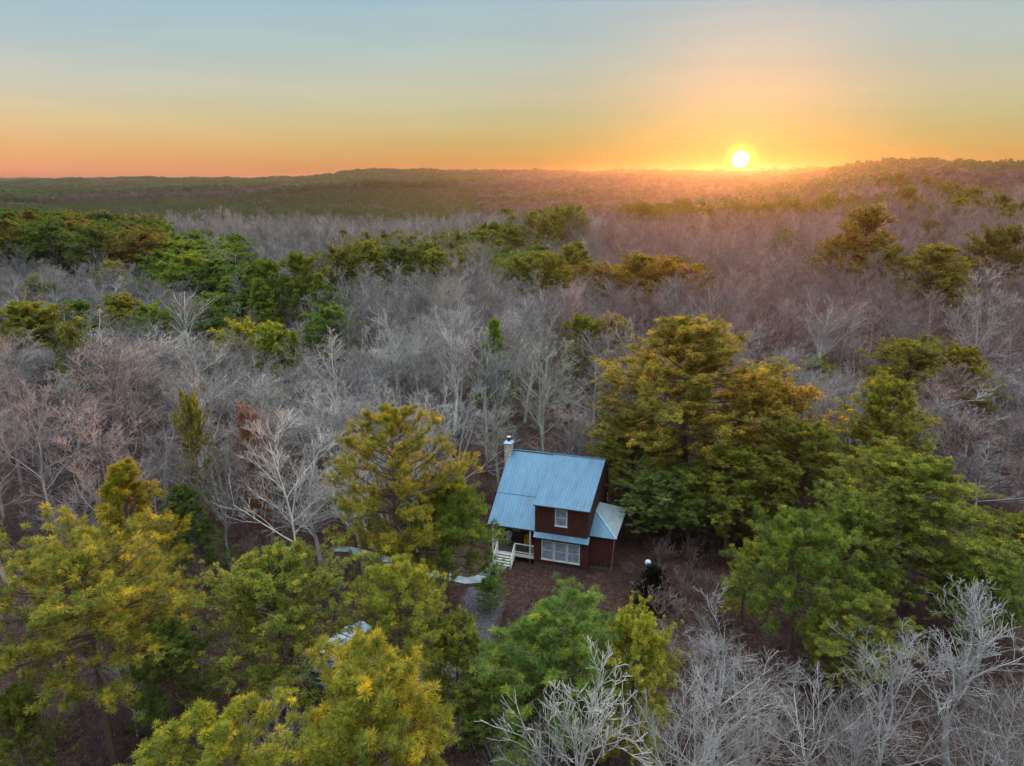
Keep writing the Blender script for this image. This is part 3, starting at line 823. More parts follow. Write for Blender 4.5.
BARE = [kit_bare(101, 16, 1.0), kit_bare(102, 15, 1.1, n1=13), kit_bare(103, 17, .8, n1=12), kit_bare(104, 14, 1.2, n1=9, n2=7), kit_bare(105, 18, .75, narrow=True, n1=15),
        kit_bare(106, 15, 1.0, crown0=.22, n1=12), kit_bare(107, 16, .9, narrow=True, crown0=.3, n1=14), kit_bare(108, 15, 1.15, n1=10, n2=6)]
BARE_OPEN = [kit_bare(121, 12, 1.0, n1=14, n2=5, n3=4, n4=2, rmin=.011, crown0=.3, r0=.0145, ang=1.1), kit_bare(122, 12, 1.05, n1=12, n2=6, n3=5, n4=3, rmin=.008, crown0=.18)]
NEARB = [kit_bare(131, 12, 1.0, n1=12, n2=6, n3=5, n4=3, rmin=.006, crown0=.12, ang=1.35), kit_bare(132, 12, 1.15, n1=10, n2=7, n3=5, n4=3, rmin=.006, crown0=.08, ang=1.35), kit_bare(133, 11, .9, n1=13, n2=6, n3=5, n4=3, rmin=.006, crown0=.15, ang=1.3)]
HERO = [kit_pine(201, 18, 8.5, .30, 90, 8, 2, 66, .33, .021), kit_pine(202, 15, 8.5, .38, 80, 8, 2, 66, .33, .021, 'flat'),
        kit_pine(203, 17, 7.0, .25, 90, 7, 2, 66, .31, .021, 'cone'), kit_pine(204, 14, 8.0, .35, 75, 8, 2, 70, .36, .022, 'round')]
FINE = [kit_pine(211, 21, 10.5, .30, 125, 12, 3, 36, .30, .034, 'round', .05), kit_pine(212, 20, 11, .33, 125, 12, 3, 36, .30, .034, 'flat', .05)]
HIGH = [kit_pine(215, 15, 9.5, .50, 80, 8, 2, 64, .33, .022, 'flat')]
SOFT = [kit_pine(221, 12, 8.0, .22, 100, 11, 3, 32, .22, .026, 'round')]
MIDP = [kit_pine(231, 20, 9.0, .38, 90, 11, 4, 12, .34, .085, 'round'), kit_pine(232, 20, 9.5, .42, 85, 11, 4, 12, .34, .085, 'flat'), kit_pine(233, 18, 7.5, .3, 90, 10, 4, 12, .34, .085, 'cone')]
FARB = [kit_bare(141, 16, 1.0, n1=9, n2=5, n3=4, n4=3, rmin=.028), kit_bare(142, 15, 1.1, n1=9, n2=5, n3=4, n4=3, rmin=.028), kit_bare(143, 17, .8, narrow=True, n1=11, n2=4, n3=4, n4=3, rmin=.028)]
FARP = [kit_pine(241, 12, 6.0, .12, 36, 5, 2, 9, .55, .18, 'cone'), kit_pine(242, 17, 8.5, .35, 34, 5, 2, 9, .60, .20, 'round'), kit_pine(243, 17, 8.5, .35, 34, 5, 2, 9, .60, .20, 'flat')]

G0 = (0.060, 0.090, 0.018, 1)      # pine green
GY = (0.105, 0.130, 0.020, 1)      # yellowed pine
GL = (0.088, 0.115, 0.026, 1)      # light green
GD = (0.035, 0.060, 0.016, 1)      # dark green
GO = (0.105, 0.090, 0.018, 1)      # olive
GG = (0.055, 0.098, 0.028, 1)

# px, py_top, depth, width px, kit, colour, label
P = 'pine_tree'
heroes = [
    (392, 399, 47, 112, HERO[0], (0.09, 0.105, 0.02, 1), 'tall dense pine with orange tinted right side, left of the cabin'),
    (446, 474, 49, 88, HERO[3], (0.07, 0.10, 0.016, 1), 'shorter green pine against the right flank of the tall pine left of the cabin'),
    (396, 556, 38, 100, HERO[1], GY, 'yellow topped pine whose crown half hides the pale blue car'),
    (366, 650, 25.5, 175, HERO[3], (0.115, 0.125, 0.02, 1), 'golden green pine filling the bottom edge below the cars'),
    (215, 703, 22.5, 180, HERO[0], (0.10, 0.125, 0.02, 1), 'low golden pine crown at the bottom edge, left of the biggest golden one'),
    (66, 512, 33.5, 165, HIGH[0], (0.115, 0.125, 0.025, 1), 'yellow crowned pine with long bare leaning trunk at the left edge'),
    (118, 457, 42, 100, HERO[2], (0.095, 0.105, 0.017, 1), 'dark pointed pine with yellow tips rising behind the yellow crowned one'),
    (270, 541, 38, 122, SOFT[0], GL, 'rounded light green pine between the cabin pine and the left edge pines'),
    (180, 482, 53, 60, HERO[2], GD, 'slim dark green conifer in the gap of the bare wood, left side'),
    (162, 622, 36, 78, SOFT[0], (0.06, 0.085, 0.02, 1), 'small dull green understorey pine beneath the yellow crowned pine'),
    (4, 680, 30, 60, SOFT[0], (0.075, 0.09, 0.018, 1), 'low olive pine cut by the left edge near the bottom'),
    (560, 597, 33, 140, HERO[3], GG, 'bushy fresh green pine in front of the cabin, at the bottom'),
    (638, 604, 33.5, 80, SOFT[0], (0.11, 0.14, 0.022, 1), 'bright lime green young pine beside the fresh green pine'),
    (505, 655, 35, 90, SOFT[0], (0.045, 0.08, 0.02, 1), 'dark green pine at the edge of the gravel clearing'),
    (455, 612, 37, 64, SOFT[0], (0.085, 0.105, 0.02, 1), 'thin open green sapling pine beside the gravel drive'),
    (489, 577, 49.5, 26, SOFT[0], (0.045, 0.10, 0.03, 1), 'little bright green pine overhanging the walkway by the porch steps'),
    (697, 309, 66, 165, FINE[0], (0.10, 0.10, 0.024, 1), 'largest pine with gold lit top, right behind the cabin'),
    (775, 368, 64, 105, FINE[1], (0.12, 0.105, 0.024, 1), 'gold topped pine joined to the right of the largest pine'),
    (636, 408, 67, 80, FINE[0], (0.085, 0.10, 0.02, 1), 'green pine standing between the cabin gable and the largest pine'),
    (812, 415, 57, 88, FINE[0], (0.065, 0.085, 0.018, 1), 'dark green pine between the gold topped pine and the pointed green pine'),
    (672, 462, 60, 78, FINE[1], (0.06, 0.095, 0.03, 1), 'low grey green pine overhanging the pale side roof of the cabin'),
    (735, 440, 58, 90, FINE[0], (0.06, 0.085, 0.018, 1), 'shaded pine below the gold topped pair'),
    (918, 446, 48, 142, FINE[0], (0.080, 0.105, 0.022, 1), 'broad pointed green pine on the right with needle tufts in rows'),
    (806, 508, 42, 98, HERO[3], (0.072, 0.105, 0.022, 1), 'fresh green pine with large puffy tufts, right of the cabin clearing'),
    (862, 484, 46, 78, FINE[1], (0.075, 0.10, 0.022, 1), 'soft green pine between the puffy pine and the broad pointed one'),
    (985, 545, 44, 88, FINE[1], (0.065, 0.095, 0.02, 1), 'green pine low on the right flank of the broad pointed pine'),
    (862, 590, 39, 92, HERO[0], (0.065, 0.092, 0.022, 1), 'low green pine above the bare trees at the bottom right'),
    (750, 540, 47, 36, HERO[2], GL, 'slim light green pine at the edge of the dark clearing right of the cabin'),
    (893, 370, 62, 82, FINE[0], (0.085, 0.105, 0.02, 1), 'open crowned green pine behind the broad pointed pine'),
    (915, 332, 84, 78, FINE[1], (0.085, 0.090, 0.02, 1), 'flat topped olive pine in the bare wood on the right'),
    (965, 340, 83, 58, FINE[0], (0.080, 0.090, 0.02, 1), 'smaller olive pine touching the flat topped olive one'),
    (1018, 510, 52, 60, FINE[0], (0.06, 0.085, 0.02, 1), 'dark pine cut by the right edge above the bare thicket'),
    (818, 352, 88, 34, SOFT[0], GL, 'small rounded light green tree among grey crowns behind the gold pines'),
    (870, 201, 150, 56, MIDP[0], (0.085, 0.075, 0.02, 1), 'tall brownish pine standing above the bare wood, upper right'),
    (842, 232, 152, 44, MIDP[1], (0.085, 0.075, 0.02, 1), 'brownish pine on the left shoulder of the tall brownish one'),
    (892, 242, 142, 46, MIDP[1], (0.075, 0.08, 0.022, 1), 'tiered green pine right of the tall brownish pine'),
    (940, 241, 134, 58, MIDP[0], (0.075, 0.085, 0.02, 1), 'round crowned green pine, largest of the upper right group'),
    (932, 217, 190, 22, MIDP[0], (0.06, 0.06, 0.02, 1), 'small lone pine sticking up behind the round crowned one'),
    (992, 222, 150, 34, MIDP[1], (0.06, 0.07, 0.02, 1), 'dark narrow pine near the right edge, left of a twin'),
    (1014, 222, 150, 32, MIDP[0], (0.065, 0.07, 0.02, 1), 'dark narrow pine at the right edge, right of its twin'),
    (585, 311, 96, 44, MIDP[0], (0.08, 0.10, 0.018, 1), 'green pine in the bare wood left of the gold topped giant'),
    (615, 310, 97, 42, MIDP[0], (0.12, 0.10, 0.022, 1), 'tan green pine close right of the green one behind the cabin'),
    (494, 316, 92, 38, HERO[2], (0.045, 0.10, 0.018, 1), 'little deep green pine alone in the grey wood above the cabin'),
    (637, 250, 140, 46, MIDP[0], (0.085, 0.08, 0.018, 1), 'olive pine with rounded top in the glowing row, middle one'),
    (662, 252, 142, 44, MIDP[1], (0.10, 0.08, 0.018, 1), 'olive brown pine at the right of the glowing row'),
    (595, 258, 145, 46, MIDP[1], (0.075, 0.075, 0.018, 1), 'dark olive pine at the left end of the glowing row'),
    (688, 262, 140, 40, MIDP[0], (0.11, 0.08, 0.018, 1), 'low tawny pine ending the glowing row on the right'),
    (28, 298, 100, 74, MIDP[0], (0.085, 0.10, 0.018, 1), 'broad green pine near the left edge in the grey wood'),
    (8, 318, 98, 50, MIDP[1], (0.075, 0.095, 0.018, 1), 'green pine cut by the left edge beside the broad one'),
    (118, 291, 112, 42, MIDP[0], (0.075, 0.09, 0.018, 1), 'solitary round green pine among white bare trees, left'),
    (238, 316, 98, 46, MIDP[1], (0.10, 0.125, 0.018, 1), 'lime green flat pine in the grey wood, left one of a joined pair'),
    (272, 320, 97, 44, MIDP[0], (0.085, 0.12, 0.018, 1), 'lime green pine, right one of a joined pair in the grey wood'),
    (293, 330, 96, 20, MIDP[2], (0.075, 0.10, 0.018, 1), 'thin green pine at the right end of the lime pair'),
    (258, 277, 120, 34, MIDP[2], (0.055, 0.09, 0.016, 1), 'upright dark green pine above the lime pair'),
    (265, 256, 130, 32, MIDP[0], (0.06, 0.095, 0.016, 1), 'round green pine behind the upright dark one'),
    (298, 248, 132, 40, MIDP[0], (0.055, 0.09, 0.016, 1), 'full round dark green pine left of the gap in the wood'),
    (318, 272, 126, 24, MIDP[2], (0.06, 0.09, 0.016, 1), 'small green pine on the right shoulder of the round dark one'),
    (110, 258, 140, 26, MIDP[0], (0.085, 0.11, 0.018, 1), 'small light green pine poking from white trees, far left'),
    (32, 272, 125, 26, MIDP[0], (0.075, 0.10, 0.018, 1), 'small green pine near the left edge below the pine ridge'),
    (246, 398, 60, 30, SOFT[0], (0.10, 0.058, 0.042, 1), 'small russet leaved tree among grey bare trees left of the cabin pine'),
    (186, 384, 62, 30, SOFT[0], (0.11, 0.12, 0.035, 1), 'small yellowish green tree among bare trees in the left wood'),
    (66, 318, 90, 30, SOFT[0], (0.08, 0.10, 0.03, 1), 'small dull green tree hidden among bare trees right of the broad pine'),
]
hero_pos = []
hero_pines = 0
for i, (px, py, y, wpx, kit, colr, label) in enumerate(heroes):
    if kit is None: continue
    top, t_ = at_y(px, py, y)
    gz = float(ground_z(top.x, top.y)); hgt = top.z - gz; width = 1.1 * wpx * t_ / F
    make_tree(P, kit, (top.x, top.y, gz - .05), hgt, width, rnd.uniform(0, 6.28), colr, label, 'pine tree', None)
    hero_pos.append((top.x, top.y, width * .30)); hero_pines += 1
CSS = (0.9, 0.9)

# ridge pines upper left and middle: many alike, in groups
def cluster(n, x0, x1, ytop_fn, y0, y1, wr, colors, group, label, seed):
    rg = random.Random(seed); k = 0; tries = 0; pts = []
    while k < n and tries < n * 40:
        tries += 1
        px = rg.uniform(x0, x1); y = rg.uniform(y0, y1)
        top, t_ = at_y(px, ytop_fn(px, y) + rg.uniform(-2.0, 5), y)
        if any((top.x - a) ** 2 + (top.y - b) ** 2 < 6.2 ** 2 for a, b in pts): continue
        gz = float(ground_z(top.x, top.y)); hgt = min(max(top.z - gz, 11), 28)
        kit = rg.choice(MIDP[:2] * 2 + MIDP[2:]); wd = rg.uniform(*wr)
        c = rg.choice(colors); lum = c[0] / c[1]
        tone = 'brownish' if lum > 1.0 else 'olive' if lum > .85 else 'dark green' if c[1] < .075 else 'green'
        part = ('left part', 'middle part', 'right part')[min(2, max(0, int(3 * (px - x0) / (x1 - x0))))]; row = 'front' if y < (y0 + y1) / 2 else 'back'
        make_tree(P, kit, (top.x, top.y, gz - .05), hgt, wd, rg.uniform(0, 6.28), c, '%s pine, %s of the %s side, %s' % (tone, part, row, label), 'pine tree', '%s (%s, %s)' % (group, part, row))
        pts.append((top.x, top.y)); hero_pos.append((top.x, top.y, 2.6)); k += 1


OC = [(0.066, 0.064, 0.018, 1), (0.042, 0.072, 0.018, 1), (0.032, 0.062, 0.018, 1), (0.050, 0.076, 0.020, 1), (0.036, 0.072, 0.018, 1)]
OG = [(0.050, 0.094, 0.020, 1), (0.062, 0.105, 0.020, 1), (0.040, 0.080, 0.018, 1)]
OM = [(0.055, 0.086, 0.020, 1), (0.045, 0.078, 0.020, 1), (0.062, 0.080, 0.020, 1)]
rt = lambda px, y: 205 + max(0, px - 60) * .07 + (230 - y) * .17
cluster(26, -60, 60, rt, 165, 235, (10, 13.5), OC, 'pines on the far left ridge', 'forest ridge at the far left', 31)
cluster(26, 60, 150, rt, 160, 230, (9, 13), OC, 'pines along the left ridge', 'ridge left of the green valley', 32)
cluster(30, 150, 256, lambda px, y: 217 + (px - 150) * .14 + (225 - y) * .34, 140, 225, (9, 12), OG, 'pines at the right end of the left ridge', 'lower end of the left ridge', 33)
cluster(14, 335, 430, lambda px, y: 229 + (190 - y) * .30, 150, 195, (8, 11), OM, 'pines left of the middle pine belt', 'loose row before the middle belt', 34)
cluster(34, 425, 580, lambda px, y: 240 - max(0, px - 430) * .22 * (y > 210) + (200 - y) * .16, 150, 270, (9, 12), OM, 'pines of the middle belt', 'dense belt in the middle wood', 35)
cluster(14, 500, 575, lambda px, y: 206 + (330 - y) * .12, 270, 340, (10, 13), OM, 'pines behind the middle belt', 'hazy row beyond the middle belt', 36)
cluster(10, 590, 700, lambda px, y: 258 + (160 - y) * .3, 140, 175, (8, 11), [(0.095, 0.08, 0.018, 1), (0.08, 0.075, 0.018, 1)], 'pines filling the glowing row', 'row glowing under the sun', 37)

cluster(11, 0, 330, lambda px, y: 270 + (145 - y) * .8, 105, 150, (6, 8.5), OG, 'scattered pines in the left wood', 'scattered through the left bare wood', 38)
cluster(7, 720, 1040, lambda px, y: 222 + (220 - y) * .35, 170, 240, (7, 9.5), OM, 'scattered pines of the right slope', 'scattered on the wooded slope at the right', 39)
# dark cedar with the lamp
cp = at_z(650, 600, GZ0)
DARKC = (0.0005, 0.003, 0.0005, 1)
make_tree('cedar_tree', kit_pine(251, 5, 3.2, .04, 70, 8, 4, 20, .16, .03, 'cone'), (11.55, 50.6, GZ0 - .05), 3.4, 3.3, 0, DARKC, 'nearly black cone shaped cedar right of the cabin', 'cedar tree', None)
hero_pos.append((cp.x, cp.y + 2, 2))

# ------------------------------------------------------------------ bare trees
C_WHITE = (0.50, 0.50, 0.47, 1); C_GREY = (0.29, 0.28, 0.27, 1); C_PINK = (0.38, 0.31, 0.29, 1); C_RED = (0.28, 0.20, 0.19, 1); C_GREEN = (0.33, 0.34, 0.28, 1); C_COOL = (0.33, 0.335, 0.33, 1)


def noise2(x, y, s):
    return .5 + .25 * (math.sin(x / s * 1.7 + 3.1 * math.sin(y / s * .9)) + math.cos(y / s * 1.3 + 2.3 * math.sin(x / s * 1.1 + 1)))


bh = [
    (588, 648, 27, 112, BARE_OPEN[0], (0.66, 0.67, 0.60, 1), 'white barked leafless tree with few open limbs in front of the green pine'),
    (720, 605, 33, 175, NEARB[1], C_COOL, 'wide vase shaped grey leafless tree at the bottom, right of the white one'),
    (690, 665, 26, 120, BARE_OPEN[1], C_WHITE, 'pale forked leafless tree low in front of the wide vase shaped one'),
    (818, 668, 30, 110, BARE_OPEN[1], C_WHITE, 'small pale leafless tree with a bright trunk at the bottom right'),
    (905, 625, 32, 130, NEARB[0], C_COOL, 'tangled leafless tree between the small pale one and the right corner'),
    (985, 600, 33, 130, BARE_OPEN[0], C_WHITE, 'long armed white leafless tree near the right edge, low down'),
    (1010, 660, 27, 130, NEARB[1], C_COOL, 'grey leafless tree filling the bottom right corner'),
    (760, 690, 26, 100, NEARB[2], C_GREY, 'dim leafless tree between the vase shaped and the small pale tree'),
    (980, 572, 40, 60, BARE_OPEN[0], C_WHITE, 'short white leafless crown against the green pine on the right'),
    (870, 690, 26, 100, NEARB[0], C_GREY, 'low grey leafless tree at the bottom edge under the low green pine'),
    (545, 700, 24, 70, NEARB[2], C_COOL, 'narrow leafless tree left of the white barked one at the bottom'),
    (500, 712, 25, 60, NEARB[0], C_GREY, 'thin leafless tree right of the gravel clearing at the bottom edge'),
    (300, 372, 62, 120, BARE[1], C_COOL, 'large wide leafless tree left of the tall cabin pine'),
    (255, 395, 58, 90, BARE[0], C_PINK, 'pinkish leafless tree leaning over the gap left of the tall cabin pine'),
    (205, 352, 66, 110, BARE[3], C_GREY, 'spreading leafless tree in the left wood, behind the slim dark conifer'),
    (120, 330, 66, 100, BARE[4], C_PINK, 'tall pinkish leafless tree behind the pointed yellow tipped pine'),
    (30, 372, 60, 110, BARE[0], C_PINK, 'rosy leafless tree at the left edge above the yellow crowned pine'),
    (185, 288, 98, 50, BARE[4], C_WHITE, 'bright white upright leafless tree, whitest in the left wood'),
    (160, 322, 92, 32, BARE[6], C_WHITE, 'slim white leafless tree left of the brightest one'),
    (830, 284, 94, 70, BARE[3], C_WHITE, 'fan shaped white leafless tree right of the gold pines'),
    (545, 335, 82, 90, BARE[3], C_GREEN, 'greenish fan shaped leafless tree directly behind the cabin'),
    (990, 262, 100, 70, BARE[1], C_WHITE, 'white leafless tree near the right edge in the upper wood'),
    (268, 690, 31, 70, BARE_OPEN[1], C_GREY, 'small grey leafless tree in the dark gap left of the golden pines'),
    (120, 640, 36, 70, BARE_OPEN[1], C_WHITE, 'dead white branches beside the bare trunk of the yellow crowned pine'),
]
nb = 0
bare_pts = []
for px, py, y, wpx, kit, colr, label in bh:
    top, t_ = at_y(px, py, y); gz = float(ground_z(top.x, top.y))
    make_tree('bare_tree', kit, (top.x, top.y, gz - .05), top.z - gz, wpx * t_ / F, rnd.uniform(0, 6.28), colr, label, 'bare tree', None)
    bare_pts.append((top.x, top.y)); nb += 1


rt_ = random.Random(21)
for k in range(16):
    px = rt_.uniform(700, 1060); y = rt_.uniform(25, 41); py = {0: 610}.get(0) + (41 - y) * 6.0 + rt_.uniform(-5, 25) - max(0, px - 900) * .12
    top, t_ = at_y(px, py, y); gz = float(ground_z(top.x, top.y))
    if top.z - gz < 3.5 or any((top.x - a) ** 2 + (top.y - b) ** 2 < 2.6 ** 2 for a, b in bare_pts): continue
    sz = min(top.z - gz, 12); c_ = rt_.choice((C_WHITE, C_COOL, C_WHITE, C_GREY)); tn_ = {C_GREY: 'grey', C_COOL: 'cool grey', C_WHITE: 'pale', C_PINK: 'rosy grey'}[c_]
    make_tree('bare_tree', rt_.choice(NEARB), (top.x, top.y, gz - .05), sz, sz * rt_.uniform(.6, .85), rt_.uniform(0, 6.28), (c_[0] * .8, c_[1] * .77, c_[2] * .75, 1), tn_ + ' leafless tree tangled in the thicket below the pines, bottom right', 'bare tree', tn_ + ' bare trees in the bottom right thicket')
    bare_pts.append((top.x, top.y)); nb += 1


def project(x, y, z):
    dz = z - H; dep = y * math.cos(TH) - dz * math.sin(TH); up = y * math.sin(TH) + dz * math.cos(TH)
    return CX + F * x / dep, CY - F * up / dep


LIM = math.tan(math.radians(40.5))


def scatter(y0, y1, sp0, seed, extra=6.0):
    """jittered grid in the view wedge, spacing sp0"""
    rg = random.Random(seed); out = []
    y = y0
    while y < y1:
        w = y * LIM + extra; x = -w
        while x < w:
            xx = x + rg.uniform(-.42, .42) * sp0; yy = y + rg.uniform(-.42, .42) * sp0
            out.append((xx, yy)); x += sp0
        y += sp0
    return out


cand = scatter(52, 430, 4.7, 77)
cand.sort(key=lambda p: p[1] * p[1] + p[0] * p[0])
rb = random.Random(3)
rest_bare = []   # (x,y,z,rot,sxy,sz,idx)
mid_pines = []
cabin_c = cabin_pt(5.2, 2.0, 0)
regions = {}
XB = [(-999, 70, 'at the left edge'), (70, 170, 'behind the pointed pine'), (170, 330, 'left of the cabin'), (330, 500, 'behind the tall cabin pine'), (500, 640, 'directly behind the cabin'), (640, 840, 'behind the gold topped pines'), (840, 940, 'right of the gold pines'), (940, 9999, 'at the right edge')]
YB = [(0, 80, 'nearest row', 'in the wood front'), (80, 105, 'second belt', 'mid wood'), (105, 9999, 'third belt', 'deep in the wood')]
for (x, y) in cand:
    gz = float(ground_z(x, y))
    px, pyg = project(x, y, gz)
    # clearing: cabin, its yard and the sight line to it
    dx, dy = x - cabin_c.x, y - cabin_c.y
    cx_, cy_ = dx * math.cos(-YAW) - dy * math.sin(-YAW), dx * math.sin(-YAW) + dy * math.cos(-YAW)
    if abs(cx_) < 8.5 and -14 < cy_ < 7.5: continue
    if y < 62 and 420 < px < 760: continue
    if y < 66 and 590 < px < 760: continue
    if y < 60 and px > 560: continue
    if any((x - a) ** 2 + (y - b) ** 2 < (c + 1.2) ** 2 for a, b, c in hero_pos): continue
    if any((x - a) ** 2 + (y - b) ** 2 < 4.2 ** 2 for a, b in bare_pts[:24]): continue
    if noise2(x, y, 11) < .2 and rb.random() < .75: continue
    n = noise2(x, y, 34)
    hgt = 13.9 + 3.0 * (n - .5) * 2 + rb.choice((rb.uniform(-4.5, -1.5), rb.uniform(-1.5, 1.5), rb.uniform(.5, 3.2)))
    if 640 < px < 840 and y > 100: hgt -= 1
    hgt *= 1.0 + min(.25, max(0, (y - 110) / 500))
    # tint by region; warm sunlight on the left wood put into bark colour
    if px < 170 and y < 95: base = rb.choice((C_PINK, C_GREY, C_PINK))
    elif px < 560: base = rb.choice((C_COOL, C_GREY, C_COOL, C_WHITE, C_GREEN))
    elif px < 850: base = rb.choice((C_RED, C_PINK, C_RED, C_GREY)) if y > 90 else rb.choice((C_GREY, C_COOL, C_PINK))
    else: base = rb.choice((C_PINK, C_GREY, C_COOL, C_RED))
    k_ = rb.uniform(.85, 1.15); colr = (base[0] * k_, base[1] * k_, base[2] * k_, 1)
    wd = rb.uniform(6.8, 10.0)
    if nb < 300 and -30 < px < 1054:
        kit = rb.choice(BARE)
        if kit is BARE[4] or kit is BARE[6]: wd *= .7
        size_ = 'tall' if hgt > 15.5 else 'low' if hgt < 12 else 'medium height'
        xr = next(t[2] for t in XB if t[0] <= px < t[1]); yr = next(t for t in YB if t[0] <= y < t[1])
        tone = 'white' if base is C_WHITE else 'rosy grey' if base is C_PINK else 'reddish brown' if base is C_RED else 'greenish grey' if base is C_GREEN else 'cool grey' if base is C_COOL else 'grey'
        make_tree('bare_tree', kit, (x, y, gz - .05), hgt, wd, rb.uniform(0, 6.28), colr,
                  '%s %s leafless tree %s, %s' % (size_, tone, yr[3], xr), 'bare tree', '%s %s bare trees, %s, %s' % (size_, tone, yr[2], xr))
        nb += 1
    elif nb < 300 and y < 90: continue
    else:
        pr = noise2(x + 400, y, 55)
        if pr > .83 and y > 130 and rb.random() < .8 and px > 560: mid_pines.append((x, y, gz, rb.uniform(0, 6.28), rb.uniform(8, 11), hgt * 1.12, rb.choice((0, 1))))
        else: rest_bare.append((x, y, gz, rb.uniform(0, 6.28), wd, hgt, rb.randrange(3)))

# ------------------------------------------------------------------ instanced far forest (one object per kind)
def lib_collection(name, kits, col):
    c = bpy.data.collections.new(name)
    for i, k in enumerate(kits):
        # join a tree's meshes into one source mesh
        parts = [me for _, me in k['parts']]
        me = bpy.data.meshes.new('%s_%d' % (name, i))
        Vs = []; Fs = []; mi = []; tn = []; b = 0; mats = []
        for p_ in parts:
            v = np.zeros(len(p_.vertices) * 3, np.float32); p_.vertices.foreach_get('co', v); v = v.reshape(-1, 3)
            f = np.zeros(len(p_.loops), np.int32); p_.loops.foreach_get('vertex_index', f); f = f.reshape(-1, 4)
            if p_.materials[0] not in mats: mats.append(p_.materials[0])
            Vs.append(v); Fs.append(f + b); mi.append(np.full(len(f), mats.index(p_.materials[0]))); b += len(v)
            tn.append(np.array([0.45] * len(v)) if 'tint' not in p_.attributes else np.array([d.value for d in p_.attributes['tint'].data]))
        V = np.vstack(Vs); V[:, :2] /= k['w']      # width 1
        Fq = np.vstack(Fs)
        me = np_mesh('%s_mesh' % name, V, Fq, mats[0], np.concatenate(tn))
        for m_ in mats[1:]: me.materials.append(m_)
        me.polygons.foreach_set('material_index', np.concatenate(mi).astype(np.int32)); me.update()
        o = bpy.data.objects.new('%s_source' % name, me); o.color = col[i % len(col)]
        c.objects.link(o)
    return c


def stuff(name, pts, coll, color, label=None):
    me = bpy.data.meshes.new(name); n = len(pts); A = np.array(pts, float)
    me.vertices.add(n); me.vertices.foreach_set('co', A[:, :3].astype(np.float32).ravel())
    a = me.attributes.new('rot', 'FLOAT_VECTOR', 'POINT'); r = np.zeros((n, 3), np.float32); r[:, 2] = A[:, 3]; a.data.foreach_set('vector', r.ravel())
    a = me.attributes.new('scl', 'FLOAT_VECTOR', 'POINT'); s = np.stack([A[:, 4], A[:, 4], A[:, 5]], 1).astype(np.float32); a.data.foreach_set('vector', s.ravel())
    a = me.attributes.new('idx', 'INT', 'POINT'); a.data.foreach_set('value', A[:, 6].astype(np.int32))
    me.update(); o = link(name, me); tag(o, label, kind='stuff'); o.color = color
    g = bpy.data.node_groups.new(name, 'GeometryNodeTree')
    g.interface.new_socket('Geometry', in_out='INPUT', socket_type='NodeSocketGeometry'); g.interface.new_socket('Geometry', in_out='OUTPUT', socket_type='NodeSocketGeometry')
    gi = g.nodes.new('NodeGroupInput'); go = g.nodes.new('NodeGroupOutput')
    ci = g.nodes.new('GeometryNodeCollectionInfo'); ci.inputs['Collection'].default_value = coll; ci.inputs['Separate Children'].default_value = True; ci.inputs['Reset Children'].default_value = True
    ip = g.nodes.new('GeometryNodeInstanceOnPoints'); ip.inputs['Pick Instance'].default_value = True

    def attr(nm, dt):
        q = g.nodes.new('GeometryNodeInputNamedAttribute'); q.data_type = dt; q.inputs['Name'].default_value = nm; return q.outputs[0]
    g.links.new(gi.outputs[0], ip.inputs['Points']); g.links.new(ci.outputs[0], ip.inputs['Instance'])
    g.links.new(attr('rot', 'FLOAT_VECTOR'), ip.inputs['Rotation']); g.links.new(attr('scl', 'FLOAT_VECTOR'), ip.inputs['Scale']); g.links.new(attr('idx', 'INT'), ip.inputs['Instance Index'])
    g.links.new(ip.outputs[0], go.inputs[0])
    md = o.modifiers.new('scatter', 'NODES'); md.node_group = g
    return o


LB = lib_collection('bare', BARE[:3], [(0.36, 0.37, 0.38, 1), (0.36, 0.33, 0.33, 1), (0.44, 0.45, 0.45, 1)])
LBR = lib_collection('bare_rosy', BARE[:3], [(0.30, 0.23, 0.22, 1), (0.36, 0.29, 0.28, 1), (0.36, 0.33, 0.33, 1)])
LFB = lib_collection('far_bare', FARB, [(0.36, 0.35, 0.36, 1), (0.33, 0.29, 0.29, 1), (0.42, 0.41, 0.42, 1)])
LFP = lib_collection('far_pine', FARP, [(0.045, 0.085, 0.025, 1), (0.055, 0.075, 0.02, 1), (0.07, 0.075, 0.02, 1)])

LMP = lib_collection('mid_pine', MIDP[:2], [(1, 1, 1, 1)])
stuff('pine_woodland', mid_pines, LMP, (0.06, 0.075, 0.018, 1))
left_r = [p for p in rest_bare if p[0] < p[1] * .12]; right_r = [p for p in rest_bare if p[0] >= p[1] * .12]
stuff('bare_woodland', left_r, LB, (0.33, 0.33, 0.32, 1)); stuff('rosy_bare_woodland', right_r, LBR, (0.33, 0.25, 0.24, 1))

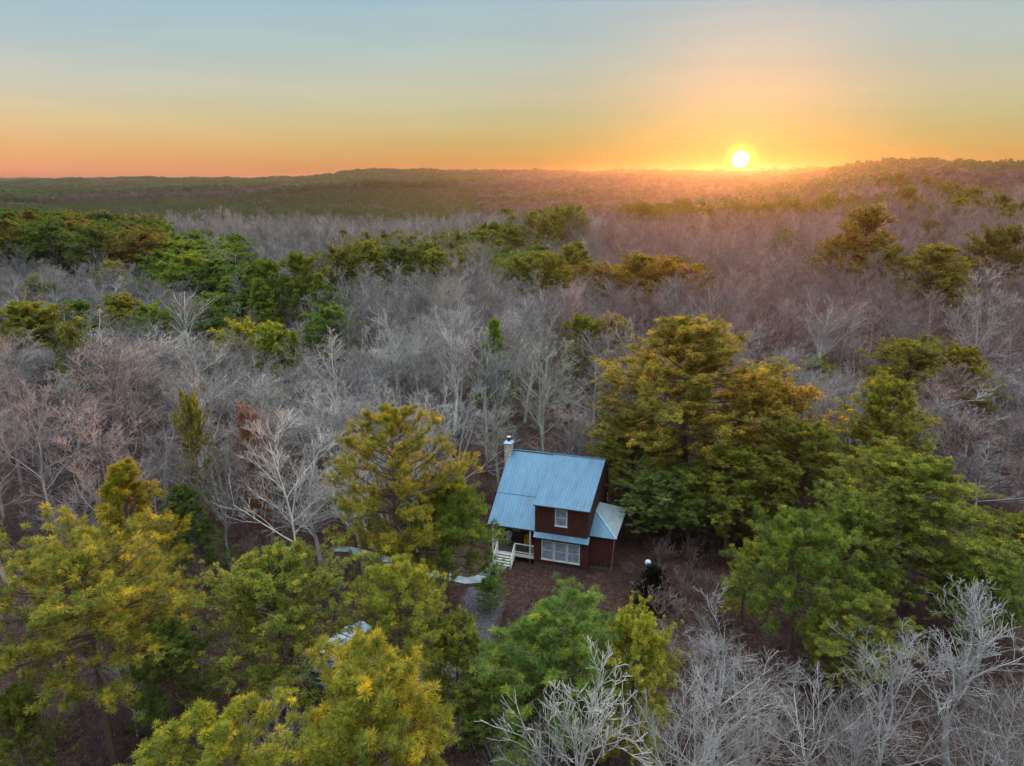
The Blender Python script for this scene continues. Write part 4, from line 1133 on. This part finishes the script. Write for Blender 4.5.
rf = random.Random(9)
fb, fp = [], []
for y0, y1, sp in ((430, 800, 7.2), (800, 1300, 9.0), (1300, 2100, 13.0), (2100, 3400, 21.0), (3400, 6500, 48.0)):
    for (x, y) in scatter(y0, y1, sp, int(y0)):
        gz = float(ground_z(x, y)); az = math.degrees(math.atan2(x, y)); d = math.hypot(x, y)
        sc = max(1.0, sp / 7.5)
        n = noise2(x, y, 120); n2 = noise2(x + 900, y, 45)
        pine = False; h = 14 + 3 * n
        if d < 1350 and az < -1.5: pine = n2 + (.10 if az < -3 else -.2) > .16; h = 8.5
        if d < 560 and -26 < az < -1: pine = False; h = 12
        elif d < 560 and az <= -26: pine = n2 > .3; h = 9
        if az < -1.5 and 1350 <= d: pine = n + rf.uniform(-.2, .2) > (.42 if az < -8 else .58)
        if az >= -1.5: pine = n * .6 + n2 * .4 + rf.uniform(-.12, .12) > (.80 if d > 800 else .78)
        if d > 700 and abs(az - 29) < 8 and gz > 27: pine = rf.random() < .3
        if pine:
            small = h < 10
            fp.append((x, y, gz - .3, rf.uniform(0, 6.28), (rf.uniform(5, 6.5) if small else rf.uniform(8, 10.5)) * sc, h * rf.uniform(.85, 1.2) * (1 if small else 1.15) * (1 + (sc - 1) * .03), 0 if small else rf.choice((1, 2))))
        else:
            fb.append((x, y, gz - .3, rf.uniform(0, 6.28), rf.uniform(8, 11) * sc, h * rf.uniform(.85, 1.15) * (1 + (sc - 1) * .03), rf.randrange(3)))
stuff('distant_bare_forest', fb, LFB, (0.20, 0.165, 0.165, 1))
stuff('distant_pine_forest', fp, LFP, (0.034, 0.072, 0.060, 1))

# ------------------------------------------------------------------ undergrowth
def shrub(seed):
    rg = np.random.default_rng(seed); n = 9
    a = rg.uniform(0, 6.28, n); D = np.stack([np.cos(a) * .55, np.sin(a) * .55, np.ones(n)], 1)
    P0 = np.zeros((n, 3)); LL = rg.uniform(.6, 1.0, n)
    p1, r1, d1 = branch_level(rg, P0, D, LL, np.full(n, .010), 4, .15, .03, .4)
    P2, D2, L2, R2 = children(rg, p1, r1, d1, LL, 6, .2, 1, .4, 1.0, .3, .6, .6, .1)
    p2, r2, d2 = branch_level(rg, P2, D2, L2, R2, 3, .2, .05, .5)
    P3, D3, L3, R3 = children(rg, p2, r2, d2, L2, 4, .2, 1, .4, 1.0, .4, .7, .8, .1)
    p3, r3, d3 = branch_level(rg, P3, D3, L3, R3, 2, .2, .05, .6)
    V, Fq = join([collect(p1, r1 * .8, 3), collect(p2, np.maximum(r2 * .7, .004), 3), collect(p3, np.maximum(r3 * .6, .0035), 3)])
    me = np_mesh('shrub_mesh', V, Fq, BARK); return dict(parts=(('stems', me),), w=1.3)


LS = lib_collection('shrub', [shrub(1), shrub(2), shrub(3)], [(0.17, 0.13, 0.12, 1), (0.22, 0.19, 0.18, 1), (0.13, 0.10, 0.09, 1)])
ug = []
for (x, y) in scatter(22, 120, 1.35, 55, 4):
    dx, dy = x - cabin_c.x, y - cabin_c.y
    cx_, cy_ = dx * math.cos(-YAW) - dy * math.sin(-YAW), dx * math.sin(-YAW) + dy * math.cos(-YAW)
    if abs(cx_ - .6) < 6.0 and -6.0 < cy_ < 6: continue
    if abs(cx_ + 4) < 2.5 and -8.0 < cy_ < 0: continue
    near_h = abs(cx_) < 9 and -13 < cy_ < 8
    gz = float(ground_z(x, y)); q = Vector((x, y))
    if any((q - Vector((a.x, a.y))).length < 1.8 for a in pp) or any((q - Vector((a.x, a.y))).length < 3.1 for a in gp): continue
    if rf.random() < .25: continue
    s = rf.uniform(.9, 2.4) * (1.5 if rf.random() < .25 else 1)
    if near_h: s = min(s * .55, 1.2)
    ug.append((x, y, gz - .03, rf.uniform(0, 6.28), s * rf.uniform(.9, 1.4), s, rf.randrange(3)))
stuff('undergrowth', ug, LS, (0.16, 0.125, 0.115, 1))
print('TREES bare', nb, 'rest', len(rest_bare), 'midp', len(mid_pines), 'far', len(fb), len(fp), 'ug', len(ug))
